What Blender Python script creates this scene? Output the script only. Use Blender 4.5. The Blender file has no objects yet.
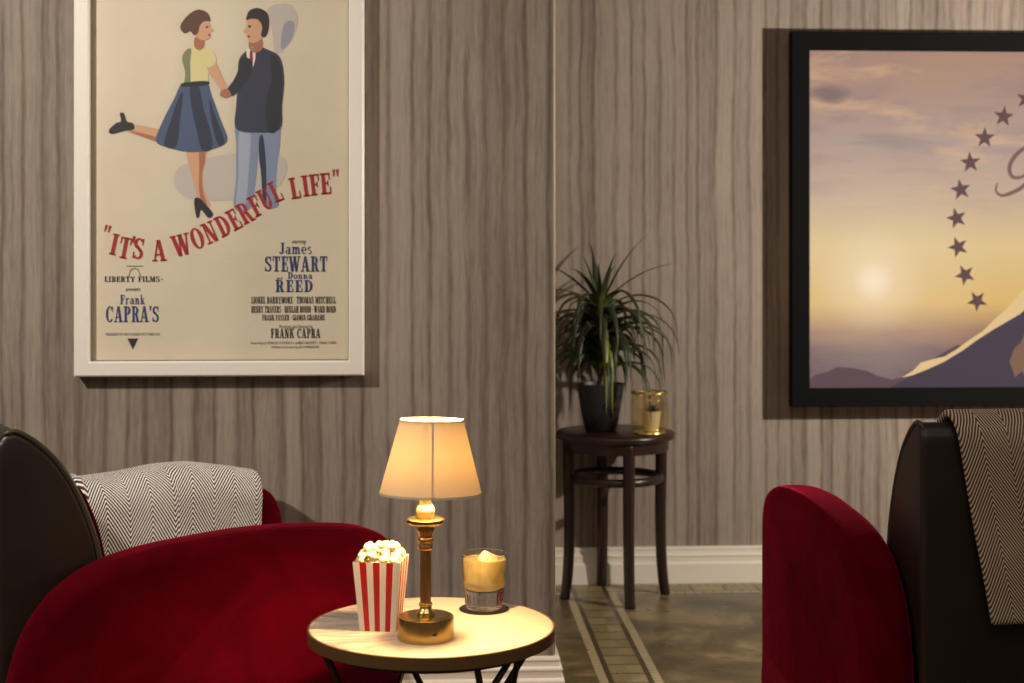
import bpy, math, random
from mathutils import Vector, Matrix

random.seed(7)
S = bpy.context.scene
COL = S.collection
PI = math.pi

# ------------------------------------------------------------------ helpers
def lin(c):
    c = c / 255.0
    return c / 12.92 if c <= 0.04045 else ((c + 0.055) / 1.055) ** 2.4

def C(r, g, b):
    return (lin(r), lin(g), lin(b), 1.0)

class G:
    """collects verts / faces / uvs / material slots for ONE mesh"""
    def __init__(self):
        self.v, self.f, self.uv, self.mi = [], [], {}, []
    def add(self, verts, faces, m=0, uvs=None):
        o = len(self.v)
        self.v += [tuple(p) for p in verts]
        for f in faces:
            self.f.append([i + o for i in f]); self.mi.append(m)
        if uvs:
            for i, t in enumerate(uvs):
                self.uv[o + i] = t
        return self
    def xf(self, M, start=0):
        for i in range(start, len(self.v)):
            self.v[i] = tuple(M @ Vector(self.v[i]))
        return self

def obj(name, g, mats, parent=None, smooth=True, loc=(0, 0, 0), rz=0.0, sharp=None, flip=False):
    me = bpy.data.meshes.new(name)
    me.from_pydata(g.v, [], g.f)
    if not isinstance(mats, (list, tuple)):
        mats = [mats]
    for m in mats:
        me.materials.append(m)
    for p, k in zip(me.polygons, g.mi):
        p.material_index = k
        p.use_smooth = smooth
    if g.uv:
        l = me.uv_layers.new(name='UVMap')
        for lp in me.loops:
            l.data[lp.index].uv = g.uv.get(lp.vertex_index, (0, 0))
    me.update()
    import bmesh
    bm = bmesh.new(); bm.from_mesh(me)
    bmesh.ops.recalc_face_normals(bm, faces=bm.faces)
    if flip:
        bmesh.ops.reverse_faces(bm, faces=bm.faces)
    bm.to_mesh(me); bm.free()
    if sharp is not None and smooth:
        me.set_sharp_from_angle(angle=math.radians(sharp))
    o = bpy.data.objects.new(name, me)
    COL.objects.link(o)
    o.location = loc; o.rotation_euler = (0, 0, rz)
    if parent:
        o.parent = parent
    return o

def empty(name, loc, rz=0.0):
    o = bpy.data.objects.new(name, None)
    COL.objects.link(o)
    o.empty_display_size = 0.1
    o.location = loc; o.rotation_euler = (0, 0, rz)
    return o

def tag(o, label, cat, group=None):
    o['label'] = label; o['category'] = cat
    if group:
        o['group'] = group
    return o

def structure(o):
    o['kind'] = 'structure'
    return o

def box(g, x0, x1, y0, y1, z0, z1, m=0):
    v = [(x, y, z) for z in (z0, z1) for y in (y0, y1) for x in (x0, x1)]
    f = [(0, 2, 3, 1), (4, 5, 7, 6), (0, 1, 5, 4), (2, 6, 7, 3), (0, 4, 6, 2), (1, 3, 7, 5)]
    return g.add(v, f, m)

def lathe(g, prof, seg=48, c=(0, 0, 0), m=0, rad=None, cap0=False, cap1=False):
    """prof: list of (r, z); rad(angle, i) scales the radius"""
    v, f = [], []
    n = len(prof)
    for i, (r, z) in enumerate(prof):
        for k in range(seg):
            a = 2 * PI * k / seg
            s = rad(a, i) if rad else 1.0
            v.append((c[0] + r * s * math.cos(a), c[1] + r * s * math.sin(a), c[2] + z))
    for i in range(n - 1):
        for k in range(seg):
            k2 = (k + 1) % seg
            f.append((i * seg + k, i * seg + k2, (i + 1) * seg + k2, (i + 1) * seg + k))
    if cap0:
        f.append(tuple(range(seg - 1, -1, -1)))
    if cap1:
        f.append(tuple((n - 1) * seg + k for k in range(seg)))
    return g.add(v, f, m)

def tube(g, pts, r, seg=10, closed=False, m=0, caps=True):
    pts = [Vector(p) for p in pts]
    n = len(pts)
    rs = r if isinstance(r, (list, tuple)) else [r] * n
    v, f = [], []
    up = None
    for i in range(n):
        if closed:
            t = pts[(i + 1) % n] - pts[i - 1]
        else:
            t = pts[min(i + 1, n - 1)] - pts[max(i - 1, 0)]
        t.normalize()
        if up is None:
            up = Vector((0, 0, 1)) if abs(t.z) < 0.9 else Vector((1, 0, 0))
        s = t.cross(up).normalized()
        up = s.cross(t).normalized()
        for k in range(seg):
            a = 2 * PI * k / seg
            v.append(pts[i] + (s * math.cos(a) + up * math.sin(a)) * rs[i])
    for i in range(n if closed else n - 1):
        j = (i + 1) % n
        for k in range(seg):
            k2 = (k + 1) % seg
            f.append((i * seg + k, i * seg + k2, j * seg + k2, j * seg + k))
    if caps and not closed:
        f.append(tuple(range(seg))); f.append(tuple((n - 1) * seg + k for k in range(seg)))
    return g.add(v, f, m)

def spline(pts, n=8, closed=False):
    """Catmull-Rom through points of any dimension"""
    P = [Vector(p) for p in pts]
    out = []
    N = len(P)
    for i in range(N if closed else N - 1):
        if closed:
            p0, p1, p2, p3 = P[i - 1], P[i], P[(i + 1) % N], P[(i + 2) % N]
        else:
            p0, p1, p2, p3 = P[max(i - 1, 0)], P[i], P[i + 1], P[min(i + 2, N - 1)]
        for k in range(n):
            t = k / n
            out.append(0.5 * ((2 * p1) + (p2 - p0) * t + (2 * p0 - 5 * p1 + 4 * p2 - p3) * t * t
                              + (3 * p1 - p0 - 3 * p2 + p3) * t ** 3))
    if not closed:
        out.append(P[-1])
    return out

def slab_from_outline(g, outline, x0, x1, r, steps=5, m=0, crown=0.0):
    """closed (y,z) outline extruded along x with rounded rims; crown domes the two faces"""
    n = len(outline)
    P = [Vector((p[0], p[1])) for p in outline]
    area = sum(P[i].x * P[(i + 1) % n].y - P[(i + 1) % n].x * P[i].y for i in range(n))
    sg = 1 if area > 0 else -1
    nor = []
    for i in range(n):
        t = (P[(i + 1) % n] - P[i - 1]).normalized()
        nor.append(Vector((-t.y, t.x)) * sg)      # inward
    rings = []
    for k in range(steps + 1):
        a = (PI / 2) * k / steps
        rings.append((r * (1 - math.sin(a)), x0 + r * (1 - math.cos(a))))
    rings = [(ins, x) for ins, x in rings]
    right = [(ins, x0 + x1 - x) for ins, x in reversed(rings)]
    allr = rings + right
    v, f = [], []
    for ins, x in allr:
        for i in range(n):
            q = P[i] + nor[i] * ins
            v.append((x, q.x, q.y))
    for k in range(len(allr) - 1):
        for i in range(n):
            j = (i + 1) % n
            f.append((k * n + i, k * n + j, (k + 1) * n + j, (k + 1) * n + i))
    # faces: a few shrinking rings towards the centre
    cen = sum(P, Vector((0, 0))) / n
    for side, base, x, s in ((0, 0, x0, -1), (1, (len(allr) - 1) * n, x1, 1)):
        if crown == 0.0:
            f.append(tuple(base + i for i in range(n)))
            continue
        prev = base
        src = [P[i] + nor[i] * r for i in range(n)]
        for q in (0.75, 0.45, 0.2):
            o = len(v)
            for i in range(n):
                w = cen + (src[i] - cen) * q
                v.append((x + s * crown * (1 - q * q), w.x, w.y))
            for i in range(n):
                j = (i + 1) % n
                f.append((prev + i, prev + j, o + j, o + i))
            prev = o
        o = len(v)
        v.append((x + s * crown, cen.x, cen.y))
        for i in range(n):
            f.append((prev + i, prev + (i + 1) % n, o))
    return g.add(v, f, m)

def rbox(g, x0, x1, y0, y1, z0, z1, r=0.02, seg=4, m=0):
    """rounded box through bmesh bevel"""
    import bmesh
    bm = bmesh.new()
    bmesh.ops.create_cube(bm, size=1.0)
    for v in bm.verts:
        v.co = Vector(((x0 + x1) / 2 + v.co.x * (x1 - x0), (y0 + y1) / 2 + v.co.y * (y1 - y0), (z0 + z1) / 2 + v.co.z * (z1 - z0)))
    bmesh.ops.bevel(bm, geom=list(bm.edges), offset=r, segments=seg, profile=0.5, affect='EDGES')
    bm.verts.index_update()
    g.add([v.co[:] for v in bm.verts], [[v.index for v in f.verts] for f in bm.faces], m)
    bm.free()
    return g

# ------------------------------------------------------------------ materials
class NT:
    def __init__(self, name):
        self.m = bpy.data.materials.new(name)
        self.m.use_nodes = True
        self.t = self.m.node_tree
        self.b = self.t.nodes['Principled BSDF']
        self.out = self.t.nodes['Material Output']
    def n(self, typ, props=None, **inp):
        nd = self.t.nodes.new(typ)
        for k, v in (props or {}).items():
            setattr(nd, k, v)
        for k, v in inp.items():
            self.set(nd, k, v)
        return nd
    def set(self, nd, k, v):
        if isinstance(k, str):
            k = k.replace('_', ' ')
            s = nd.inputs[k] if k in nd.inputs else nd.inputs[int(k.strip().lstrip('i'))]
        else:
            s = nd.inputs[k]
        if isinstance(v, bpy.types.NodeSocket):
            self.t.links.new(v, s)
        elif isinstance(v, bpy.types.Node):
            self.t.links.new(v.outputs[0], s)
        else:
            s.default_value = v
    def math(self, op, a, b=0.0, c=0.0):
        nd = self.t.nodes.new('ShaderNodeMath'); nd.operation = op
        for i, v in enumerate((a, b, c)):
            self.set(nd, i, v)
        return nd.outputs[0]
    def mix(self, fac, a, b, blend='MIX'):
        nd = self.t.nodes.new('ShaderNodeMix'); nd.data_type = 'RGBA'; nd.blend_type = blend
        self.set(nd, 0, fac); self.set(nd, 6, a); self.set(nd, 7, b)
        return nd.outputs[2]
    def ramp(self, fac, stops, interp='LINEAR'):
        nd = self.t.nodes.new('ShaderNodeValToRGB')
        nd.color_ramp.interpolation = interp
        e = nd.color_ramp.elements
        while len(e) < len(stops):
            e.new(0.5)
        for el, (p, c) in zip(e, stops):
            el.position = p
            el.color = c if isinstance(c, (tuple, list)) else (c, c, c, 1)
        self.set(nd, 0, fac)
        return nd.outputs[0]
    def xyz(self, kind='Object'):
        tc = self.t.nodes.new('ShaderNodeTexCoord')
        sp = self.t.nodes.new('ShaderNodeSeparateXYZ')
        self.t.links.new(tc.outputs[kind], sp.inputs[0])
        return sp.outputs[0], sp.outputs[1], sp.outputs[2], tc.outputs[kind]
    def comb(self, x, y, z):
        nd = self.t.nodes.new('ShaderNodeCombineXYZ')
        for i, v in enumerate((x, y, z)):
            self.set(nd, i, v)
        return nd.outputs[0]
    def noise(self, vec, scale, detail=2.0, rough=0.5, dist=0.0):
        nd = self.n('ShaderNodeTexNoise')
        self.set(nd, 'Vector', vec); self.set(nd, 'Scale', scale); self.set(nd, 'Detail', detail)
        self.set(nd, 'Roughness', rough); self.set(nd, 'Distortion', dist)
        return nd.outputs[0]
    def bump(self, h, strength=0.3, dist=0.002):
        nd = self.n('ShaderNodeBump')
        self.set(nd, 'Height', h); self.set(nd, 'Strength', strength); self.set(nd, 'Distance', dist)
        self.t.links.new(nd.outputs[0], self.b.inputs['Normal'])
    def p(self, **kw):
        for k, v in kw.items():
            self.set(self.b, k, v)
        return self

def plain(name, col, rough=0.5, metal=0.0, **kw):
    n = NT(name)
    n.p(Base_Color=col, Roughness=rough, Metallic=metal, **kw)
    return n.m

def emit(name, col, s=1.0):
    n = NT(name)
    n.p(Base_Color=(0.005, 0.005, 0.005, 1), Roughness=0.6, Emission_Color=col, Emission_Strength=s)
    n.set(n.b, 'Specular IOR Level', 0.05)
    return n.m

def wallpaper():
    n = NT('striped grasscloth wallpaper')
    x, y, z, v = n.xyz()
    wob = n.noise(n.comb(n.math('MULTIPLY', x, 5.0), y, n.math('MULTIPLY', z, 2.6)), 1.0, 3, 0.55)
    xx = n.math('ADD', x, n.math('MULTIPLY', n.math('SUBTRACT', wob, 0.5), 0.034))
    def cells(freq, off):
        w = n.math('ADD', n.math('MULTIPLY', xx, freq), off)
        vor = n.n('ShaderNodeTexVoronoi', {'voronoi_dimensions': '1D', 'feature': 'DISTANCE_TO_EDGE'})
        n.set(vor, 'W', w); n.set(vor, 'Scale', 1.0); n.set(vor, 'Randomness', 0.9)
        cel = n.n('ShaderNodeTexVoronoi', {'voronoi_dimensions': '1D', 'feature': 'F1'})
        n.set(cel, 'W', w); n.set(cel, 'Scale', 1.0); n.set(cel, 'Randomness', 0.9)
        sep = n.n('ShaderNodeSeparateColor'); n.set(sep, 0, cel.outputs['Color'])
        return vor.outputs['Distance'], sep.outputs[0]
    d1, c1 = cells(18.0, 0.0)
    d2, c2 = cells(44.0, 5.3)
    e1 = n.ramp(d1, [(0.0, 0.0), (0.05, 0.2), (0.17, 0.85), (0.35, 1.0)])
    e2 = n.ramp(d2, [(0.0, 0.0), (0.3, 1.0)])
    brk = n.noise(n.comb(n.math('MULTIPLY', xx, 12.0), 7.0, n.math('MULTIPLY', z, 3.5)), 1.0, 2)
    e1 = n.math('MAXIMUM', e1, n.ramp(brk, [(0.45, 0.0), (0.72, 0.8)]))
    brk2 = n.noise(n.comb(n.math('MULTIPLY', xx, 20.0), 2.0, n.math('MULTIPLY', z, 5.0)), 1.0, 2)
    e2 = n.math('MAXIMUM', e2, n.ramp(brk2, [(0.35, 0.1), (0.6, 0.95)]))
    fine = n.noise(n.comb(n.math('MULTIPLY', xx, 140.0), 0.0, n.math('MULTIPLY', z, 14.0)), 1.0, 3, 0.6)
    streak = n.noise(n.comb(n.math('MULTIPLY', xx, 16.0), 3.0, n.math('MULTIPLY', z, 1.6)), 1.0, 2, 0.5)
    t = n.math('ADD', n.math('MULTIPLY', e1, 0.165), 0.085)
    t = n.math('ADD', t, n.math('MULTIPLY', e2, 0.10))
    t = n.math('ADD', t, n.math('MULTIPLY', c1, 0.15))
    t = n.math('ADD', t, n.math('MULTIPLY', fine, 0.28))
    t = n.math('ADD', t, n.math('MULTIPLY', streak, 0.24))
    col = n.ramp(t, [(0.25, C(74, 63, 53)), (0.5, C(117, 103, 92)), (0.7, C(151, 137, 124)), (0.95, C(174, 160, 146))])
    n.p(Base_Color=col, Roughness=0.62)
    n.set(n.b, 'Specular IOR Level', 0.25)
    n.bump(t, 0.2, 0.002)
    return n.m

def floor_mat():
    """polished brown stone with mosaic border bands; coordinates are those of the room"""
    n = NT('brown terrazzo with mosaic border')
    x, y, z, v = n.xyz()
    a = n.noise(v, 3.2, 5, 0.65, 0.8)
    b = n.noise(v, 11.0, 4, 0.6)
    t = n.math('ADD', n.math('MULTIPLY', a, 0.7), n.math('MULTIPLY', b, 0.3))
    stone = n.ramp(t, [(0.36, C(66, 55, 36)), (0.5, C(100, 86, 58)), (0.62, C(142, 124, 88))])
    # lengthwise band: and a cross band close to the back wall
    def inside(c, lo, hi):
        return n.math('MULTIPLY', n.math('GREATER_THAN', c, lo), n.math('LESS_THAN', c, hi))
    def band(c, along, lo, hi, tile):
        whole = inside(c, lo, hi)
        w = (hi - lo)
        e1 = inside(c, lo + 0.000, lo + w * 0.14); e2 = inside(c, hi - w * 0.14, hi)
        mid = inside(c, lo + w * 0.23, hi - w * 0.23)
        fr = n.math('FRACT', n.math('DIVIDE', along, tile))
        gmid = n.math('GREATER_THAN', fr, 0.10)
        fs = n.math('FRACT', n.math('DIVIDE', along, tile * 0.28))
        gs = n.math('GREATER_THAN', fs, 0.14)
        edge = n.math('MULTIPLY', n.math('MAXIMUM', e1, e2), gs)
        return whole, edge, n.math('MULTIPLY', mid, gmid), n.math('FLOOR', n.math('DIVIDE', along, tile))
    w1, e1, m1, id1 = band(x, y, 0.145, 0.325, 0.095)
    w2, e2, m2, id2 = band(y, x, 1.30, 1.44, 0.12)
    not1 = n.math('SUBTRACT', 1.0, w1)
    w2 = n.math('MULTIPLY', w2, not1); e2 = n.math('MULTIPLY', e2, not1); m2 = n.math('MULTIPLY', m2, not1)
    whole = n.math('MAXIMUM', w1, w2)
    edge = n.math('MAXIMUM', e1, e2)
    mid = n.math('MAXIMUM', m1, m2)
    wn = n.n('ShaderNodeTexWhiteNoise', {'noise_dimensions': '2D'})
    n.set(wn, 0, n.comb(id1, id2, 0.0))
    tile = n.mix(wn.outputs[0], C(128, 112, 76), C(158, 141, 102))
    tile = n.mix(n.math('MULTIPLY', b, 0.5), tile, C(110, 94, 62))
    col = n.mix(whole, stone, C(74, 62, 40))
    col = n.mix(mid, col, tile)
    col = n.mix(edge, col, C(176, 160, 122))
    n.p(Base_Color=col, Roughness=n.ramp(b, [(0.3, 0.25), (0.7, 0.42)]))
    n.bump(n.math('ADD', mid, edge), 0.15, 0.001)
    return n.m

def velvet():
    n = NT('crimson velvet')
    x, y, z, v = n.xyz()
    big = n.noise(v, 7.0, 3, 0.6, 0.5)
    # fine embossed basket weave
    ch = n.n('ShaderNodeTexChecker'); n.set(ch, 'Vector', v); n.set(ch, 'Scale', 95.0)
    fine = n.noise(v, 420.0, 2)
    col = n.ramp(big, [(0.3, C(66, 0, 9)), (0.7, C(90, 0, 16))])
    n.p(Base_Color=col, Roughness=0.85)
    n.set(n.b, 'Specular IOR Level', 0.03)
    n.set(n.b, 'Sheen Weight', n.ramp(n.noise(v, 16.0, 3, 0.6), [(0.35, 0.6), (0.7, 1.0)])); n.set(n.b, 'Sheen Roughness', 0.28); n.set(n.b, 'Sheen Tint', C(232, 48, 86))
    h = n.math('ADD', n.math('MULTIPLY', ch.outputs[1], 0.5), n.math('MULTIPLY', fine, 0.7))
    n.bump(h, 0.5, 0.002)
    return n.m

def leather():
    n = NT('dark brown leather')
    x, y, z, v = n.xyz()
    vor = n.n('ShaderNodeTexVoronoi', {'feature': 'DISTANCE_TO_EDGE'})
    n.set(vor, 'Vector', v); n.set(vor, 'Scale', 260.0)
    b = n.noise(v, 5.0, 3)
    n.p(Base_Color=n.ramp(b, [(0.3, C(30, 22, 15)), (0.7, C(41, 31, 22))]), Roughness=0.42)
    n.bump(vor.outputs['Distance'], 0.12, 0.001)
    return n.m

def herringbone(name, light, dark, period, pitch, slope=1.75, du=0.0):
    n = NT(name)
    u, v_, w, vec = n.xyz('UV')
    pp = n.math('PINGPONG', n.math('ADD', u, 10.0 + du), period / 2)
    q = n.math('ADD', v_, n.math('MULTIPLY', pp, slope))
    fr = n.math('FRACT', n.math('DIVIDE', n.math('ADD', q, 10.0), pitch))
    tri = n.math('ABSOLUTE', n.math('SUBTRACT', fr, 0.5))          # 0 .. .5
    st = n.ramp(tri, [(0.17, 0.0), (0.27, 1.0)])
    x, y, z, o = n.xyz()
    fz = n.noise(o, 300.0, 2)
    fade = n.noise(o, 9.0, 2)
    f = n.math('MULTIPLY', st, n.ramp(fade, [(0.25, 0.88), (0.5, 1.0)]))
    col = n.mix(f, light, dark)
    n.p(Base_Color=col, Roughness=0.95)
    n.set(n.b, 'Specular IOR Level', 0.08); n.set(n.b, 'Sheen Weight', 0.2)
    n.bump(n.math('ADD', n.math('MULTIPLY', st, -0.6), fz), 0.4, 0.0015)
    return n.m

def marble():
    n = NT('cream marble')
    x, y, z, v = n.xyz()
    wv = n.noise(n.comb(n.math('MULTIPLY', x, 2.0), n.math('MULTIPLY', y, 5.0), 0.0), 1.6, 5, 0.62, 1.6)
    vein = n.ramp(n.math('ABSOLUTE', n.math('SUBTRACT', wv, 0.5)), [(0.0, 1.0), (0.02, 0.55), (0.075, 0.0)])
    msk = n.ramp(n.math('ADD', n.math('MULTIPLY', n.noise(v, 5.0, 2), 0.6), n.math('MULTIPLY', x, -1.2)), [(0.28, 0.12), (0.5, 1.0)])
    side = n.ramp(x, [(0.0, 1.0), (0.12, 0.35)])
    f = n.math('MULTIPLY', n.math('MULTIPLY', vein, msk), 0.8)
    col = n.mix(f, C(228, 212, 190), C(118, 104, 112))
    n.p(Base_Color=col, Roughness=0.28)
    return n.m

def brass(name='brushed brass', rough=0.24, col=None, brush=True):
    n = NT(name)
    n.p(Base_Color=col or C(204, 178, 112), Metallic=1.0, Roughness=rough)
    if False:
        x, y, z, v = n.xyz()
        ns = n.noise(n.comb(n.math('MULTIPLY', x, 12.0), n.math('MULTIPLY', y, 12.0), n.math('MULTIPLY', z, 900.0)), 1.0, 2)
        n.set(n.b, 'Roughness', n.ramp(ns, [(0.3, rough * 0.8), (0.7, rough * 1.35)]))
        n.bump(ns, 0.06, 0.0004)
    return n.m

def shade_mat():
    n = NT('cream fabric lampshade')
    x, y, z, v = n.xyz()
    ns = n.noise(n.comb(n.math('MULTIPLY', x, 900.0), n.math('MULTIPLY', y, 900.0), n.math('MULTIPLY', z, 500.0)), 1.0, 1)
    col = n.mix(n.math('MULTIPLY', ns, 0.12), C(238, 220, 186), C(200, 176, 138))
    d = n.n('ShaderNodeBsdfDiffuse'); n.set(d, 'Color', col)
    tr = n.n('ShaderNodeBsdfTranslucent'); n.set(tr, 'Color', C(236, 196, 124))
    mx = n.n('ShaderNodeMixShader'); n.set(mx, 0, 0.0085)
    n.t.links.new(d.outputs[0], mx.inputs[1]); n.t.links.new(tr.outputs[0], mx.inputs[2])
    n.t.links.new(mx.outputs[0], n.out.inputs[0])
    return n.m

def glass_mat(name, col=(1, 1, 1, 1), rough=0.0, ior=1.45):
    n = NT(name)
    n.p(Base_Color=col, Roughness=rough, IOR=ior)
    n.set(n.b, 'Transmission Weight', 1.0)
    return n.m

def milky(name, glass_col, body_col, fac):
    n = NT(name)
    gl = n.n('ShaderNodeBsdfGlass'); n.set(gl, 'Color', glass_col); n.set(gl, 'IOR', 1.33); n.set(gl, 'Roughness', 0.05)
    d = n.n('ShaderNodeBsdfDiffuse'); n.set(d, 'Color', body_col)
    tr = n.n('ShaderNodeBsdfTranslucent'); n.set(tr, 'Color', body_col)
    m1 = n.n('ShaderNodeMixShader'); n.set(m1, 0, 0.6)
    n.t.links.new(d.outputs[0], m1.inputs[1]); n.t.links.new(tr.outputs[0], m1.inputs[2])
    m2 = n.n('ShaderNodeMixShader'); n.set(m2, 0, fac)
    n.t.links.new(gl.outputs[0], m2.inputs[1]); n.t.links.new(m1.outputs[0], m2.inputs[2])
    n.t.links.new(m2.outputs[0], n.out.inputs[0])
    return n.m

def paper_mat():
    n = NT('aged cream poster paper')
    x, y, z, v = n.xyz()
    a = n.noise(v, 3.0, 4, 0.6)
    cr = n.noise(v, 9.0, 4, 0.6, 0.8)
    n.p(Base_Color=n.ramp(a, [(0.3, C(206, 192, 168)), (0.7, C(216, 203, 180))]), Roughness=0.55)
    n.bump(cr, 0.25, 0.006)
    return n.m

def picture_mat(W, H):
    """the moving picture shown on the screen: a dusk sky with a low sun"""
    n = NT('screen image of a sunset sky')
    u, v, w, vec = n.xyz('UV')                        # metres from the picture's lower left
    t = n.math('DIVIDE', v, H)
    base = n.ramp(t, [(0.0, C(112, 90, 98)), (0.10, C(120, 94, 98)), (0.17, C(170, 128, 100)), (0.25, C(222, 182, 110)),
                      (0.42, C(224, 194, 140)), (0.58, C(196, 170, 148)), (0.74, C(178, 154, 142)), (0.88, C(176, 143, 125)), (1.0, C(174, 137, 116))])
    nz = n.noise(n.comb(n.math('MULTIPLY', u, 3.0), n.math('MULTIPLY', v, 13.0), 0.0), 1.0, 5, 0.6, 0.3)
    up = n.ramp(t, [(0.45, 0.0), (0.75, 1.0)])
    cl = n.math('MULTIPLY', n.ramp(nz, [(0.48, 0.0), (0.66, 1.0)]), up)
    col = n.mix(n.math('MULTIPLY', cl, 0.55), base, C(152, 126, 124))
    nz2 = n.noise(n.comb(n.math('MULTIPLY', u, 2.2), n.math('MULTIPLY', v, 9.0), 5.0), 1.0, 4, 0.6, 0.2)
    gl = n.math('MULTIPLY', n.ramp(nz2, [(0.52, 0.0), (0.68, 1.0)]), up)
    col = n.mix(n.math('MULTIPLY', gl, 0.6), col, C(234, 188, 138))
    # one darker cloud high on the left
    dx = n.math('DIVIDE', n.math('SUBTRACT', u, 0.085), 0.10); dy = n.math('DIVIDE', n.math('SUBTRACT', v, 1.065), 0.038)
    rr = n.math('ADD', n.math('MULTIPLY', dx, dx), n.math('MULTIPLY', dy, dy))
    rr = n.math('ADD', rr, n.math('MULTIPLY', n.math('SUBTRACT', nz, 0.5), 3.0))
    col = n.mix(n.ramp(rr, [(0.1, 0.75), (1.1, 0.0)]), col, C(112, 96, 98))
    # haze bank low down
    hb = n.noise(n.comb(n.math('MULTIPLY', u, 5.0), n.math('MULTIPLY', v, 16.0), 2.0), 1.0, 4, 0.6)
    hm = n.math('MULTIPLY', n.ramp(hb, [(0.42, 0.0), (0.62, 1.0)]), n.ramp(t, [(0.05, 1.0), (0.2, 0.0)]))
    col = n.mix(n.math('MULTIPLY', hm, 0.6), col, C(92, 74, 84))
    # the sun in the picture
    sx = n.math('SUBTRACT', u, 0.236); sy = n.math('SUBTRACT', v, 0.388)
    d = n.math('SQRT', n.math('ADD', n.math('MULTIPLY', sx, sx), n.math('MULTIPLY', sy, sy)))
    glow = n.ramp(d, [(0.0, 1.0), (0.035, 0.9), (0.08, 0.5), (0.20, 0.18), (0.46, 0.0)])
    col = n.mix(n.math('MULTIPLY', glow, 0.95), col, C(255, 232, 200))
    n.p(Base_Color=(0.005, 0.005, 0.005, 1), Roughness=0.6, Emission_Color=col, Emission_Strength=0.95)
    n.set(n.b, 'Specular IOR Level', 0.05)
    return n.m

M = {}
M['wall'] = wallpaper()
M['floor'] = floor_mat()
M['white_trim'] = plain('satin white painted trim', C(226, 216, 200), 0.4)
M['white_frame'] = plain('white painted frame', C(236, 228, 216), 0.4)
M['velvet'] = velvet()
M['leather'] = leather()
M['piping'] = plain('brown leather piping', C(66, 54, 42), 0.4)
M['dark_wood'] = plain('dark stained wood', C(40, 22, 16), 0.32)
M['bronze'] = plain('dark bronze metal', C(74, 56, 38), 0.35, 0.85)
M['rim'] = plain('dark bronze table edge', C(128, 98, 62), 0.42, 0.4)
M['marble'] = marble()
M['brass'] = brass('brushed brass', 0.24)
M['brass_shiny'] = brass('polished brass', 0.24, C(228, 202, 132), False)
M['stem_brass'] = brass('aged brass', 0.36, C(206, 164, 104), False)
M['shade'] = shade_mat()
M['shade_trim'] = plain('cream shade binding', C(226, 208, 176), 0.8)
M['ivory'] = plain('ivory enamel', C(236, 222, 176), 0.35)
M['black'] = plain('black plastic', C(14, 13, 12), 0.5)
M['screen_frame'] = plain('matt black screen frame', C(11, 10, 10), 0.8, 0.0, Specular_IOR_Level=0.12)
M['coaster'] = plain('black lacquered coaster', C(40, 33, 24), 0.16, 0.5)
M['glass'] = glass_mat('clear tumbler glass', (1, 1, 1, 1), 0.0, 1.45)
def thin_clear():
    n = NT('thin clear glass')
    t = n.n('ShaderNodeBsdfTransparent'); n.set(t, 'Color', C(252, 251, 247))
    gl = n.n('ShaderNodeBsdfGlossy'); n.set(gl, 'Roughness', 0.03)
    lw = n.n('ShaderNodeLayerWeight'); n.set(lw, 'Blend', 0.5)
    fr = n.math('ADD', n.math('MULTIPLY', n.math('POWER', lw.outputs['Facing'], 4.0), 0.9), 0.06)
    mx = n.n('ShaderNodeMixShader'); n.set(mx, 0, fr)
    n.t.links.new(t.outputs[0], mx.inputs[1]); n.t.links.new(gl.outputs[0], mx.inputs[2])
    n.t.links.new(mx.outputs[0], n.out.inputs[0])
    return n.m
M['thin_glass'] = thin_clear()
M['drink'] = milky('pale gold drink', C(255, 244, 204), C(255, 242, 186), 0.40)
M['ice'] = milky('clear ice', C(250, 244, 226), C(255, 246, 218), 0.85)
def thin_amber():
    n = NT('amber tinted glass')
    t = n.n('ShaderNodeBsdfTransparent'); n.set(t, 'Color', C(254, 251, 240))
    gl = n.n('ShaderNodeBsdfGlossy'); n.set(gl, 'Color', C(255, 232, 176)); n.set(gl, 'Roughness', 0.08)
    mx = n.n('ShaderNodeMixShader'); n.set(mx, 0, 0.10)
    n.t.links.new(t.outputs[0], mx.inputs[1]); n.t.links.new(gl.outputs[0], mx.inputs[2])
    n.t.links.new(mx.outputs[0], n.out.inputs[0])
    return n.m
M['amber_glass'] = thin_amber()
M['pot'] = plain('charcoal ceramic', C(34, 33, 36), 0.45)
M['soil'] = plain('potting soil', C(38, 27, 20), 0.95)
M['cream_pot'] = plain('cream ceramic', C(222, 206, 176), 0.45)
M['paper'] = paper_mat()
M['corn'] = plain('popped corn', C(252, 234, 186), 0.75, 0.0)
M['corn'].node_tree.nodes['Principled BSDF'].inputs['Subsurface Weight'].default_value = 0.25
M['corn'].node_tree.nodes['Principled BSDF'].inputs['Subsurface Radius'].default_value = (0.006, 0.005, 0.003)
M['card_white'] = plain('white carton', C(246, 234, 216), 0.5)
M['card_red'] = plain('red carton print', C(186, 24, 18), 0.5)
M['bulb'] = emit('lit lamp bulb', (1.0, 0.61, 0.26, 1), 1200.0)
M['blanket'] = herringbone('cream and brown herringbone wool', C(250, 241, 230), C(60, 47, 40), 0.108, 0.0125)
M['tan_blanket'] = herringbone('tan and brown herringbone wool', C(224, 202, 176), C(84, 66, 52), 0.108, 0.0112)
def leaf_mat():
    n = NT('strap leaf green')
    u, v, w, vec = n.xyz('UV')
    col = n.ramp(v, [(0.0, C(96, 100, 42)), (0.25, C(50, 60, 25)), (1.0, C(36, 46, 22))])
    col = n.mix(n.math('MULTIPLY', n.math('GREATER_THAN', u, 1.5), 0.9), col, C(120, 124, 52))
    n.p(Base_Color=col, Roughness=0.42)
    return n.m
M['leaf'] = leaf_mat()
M['bark'] = plain('pale brown plant stem', C(92, 76, 52), 0.85)

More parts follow.
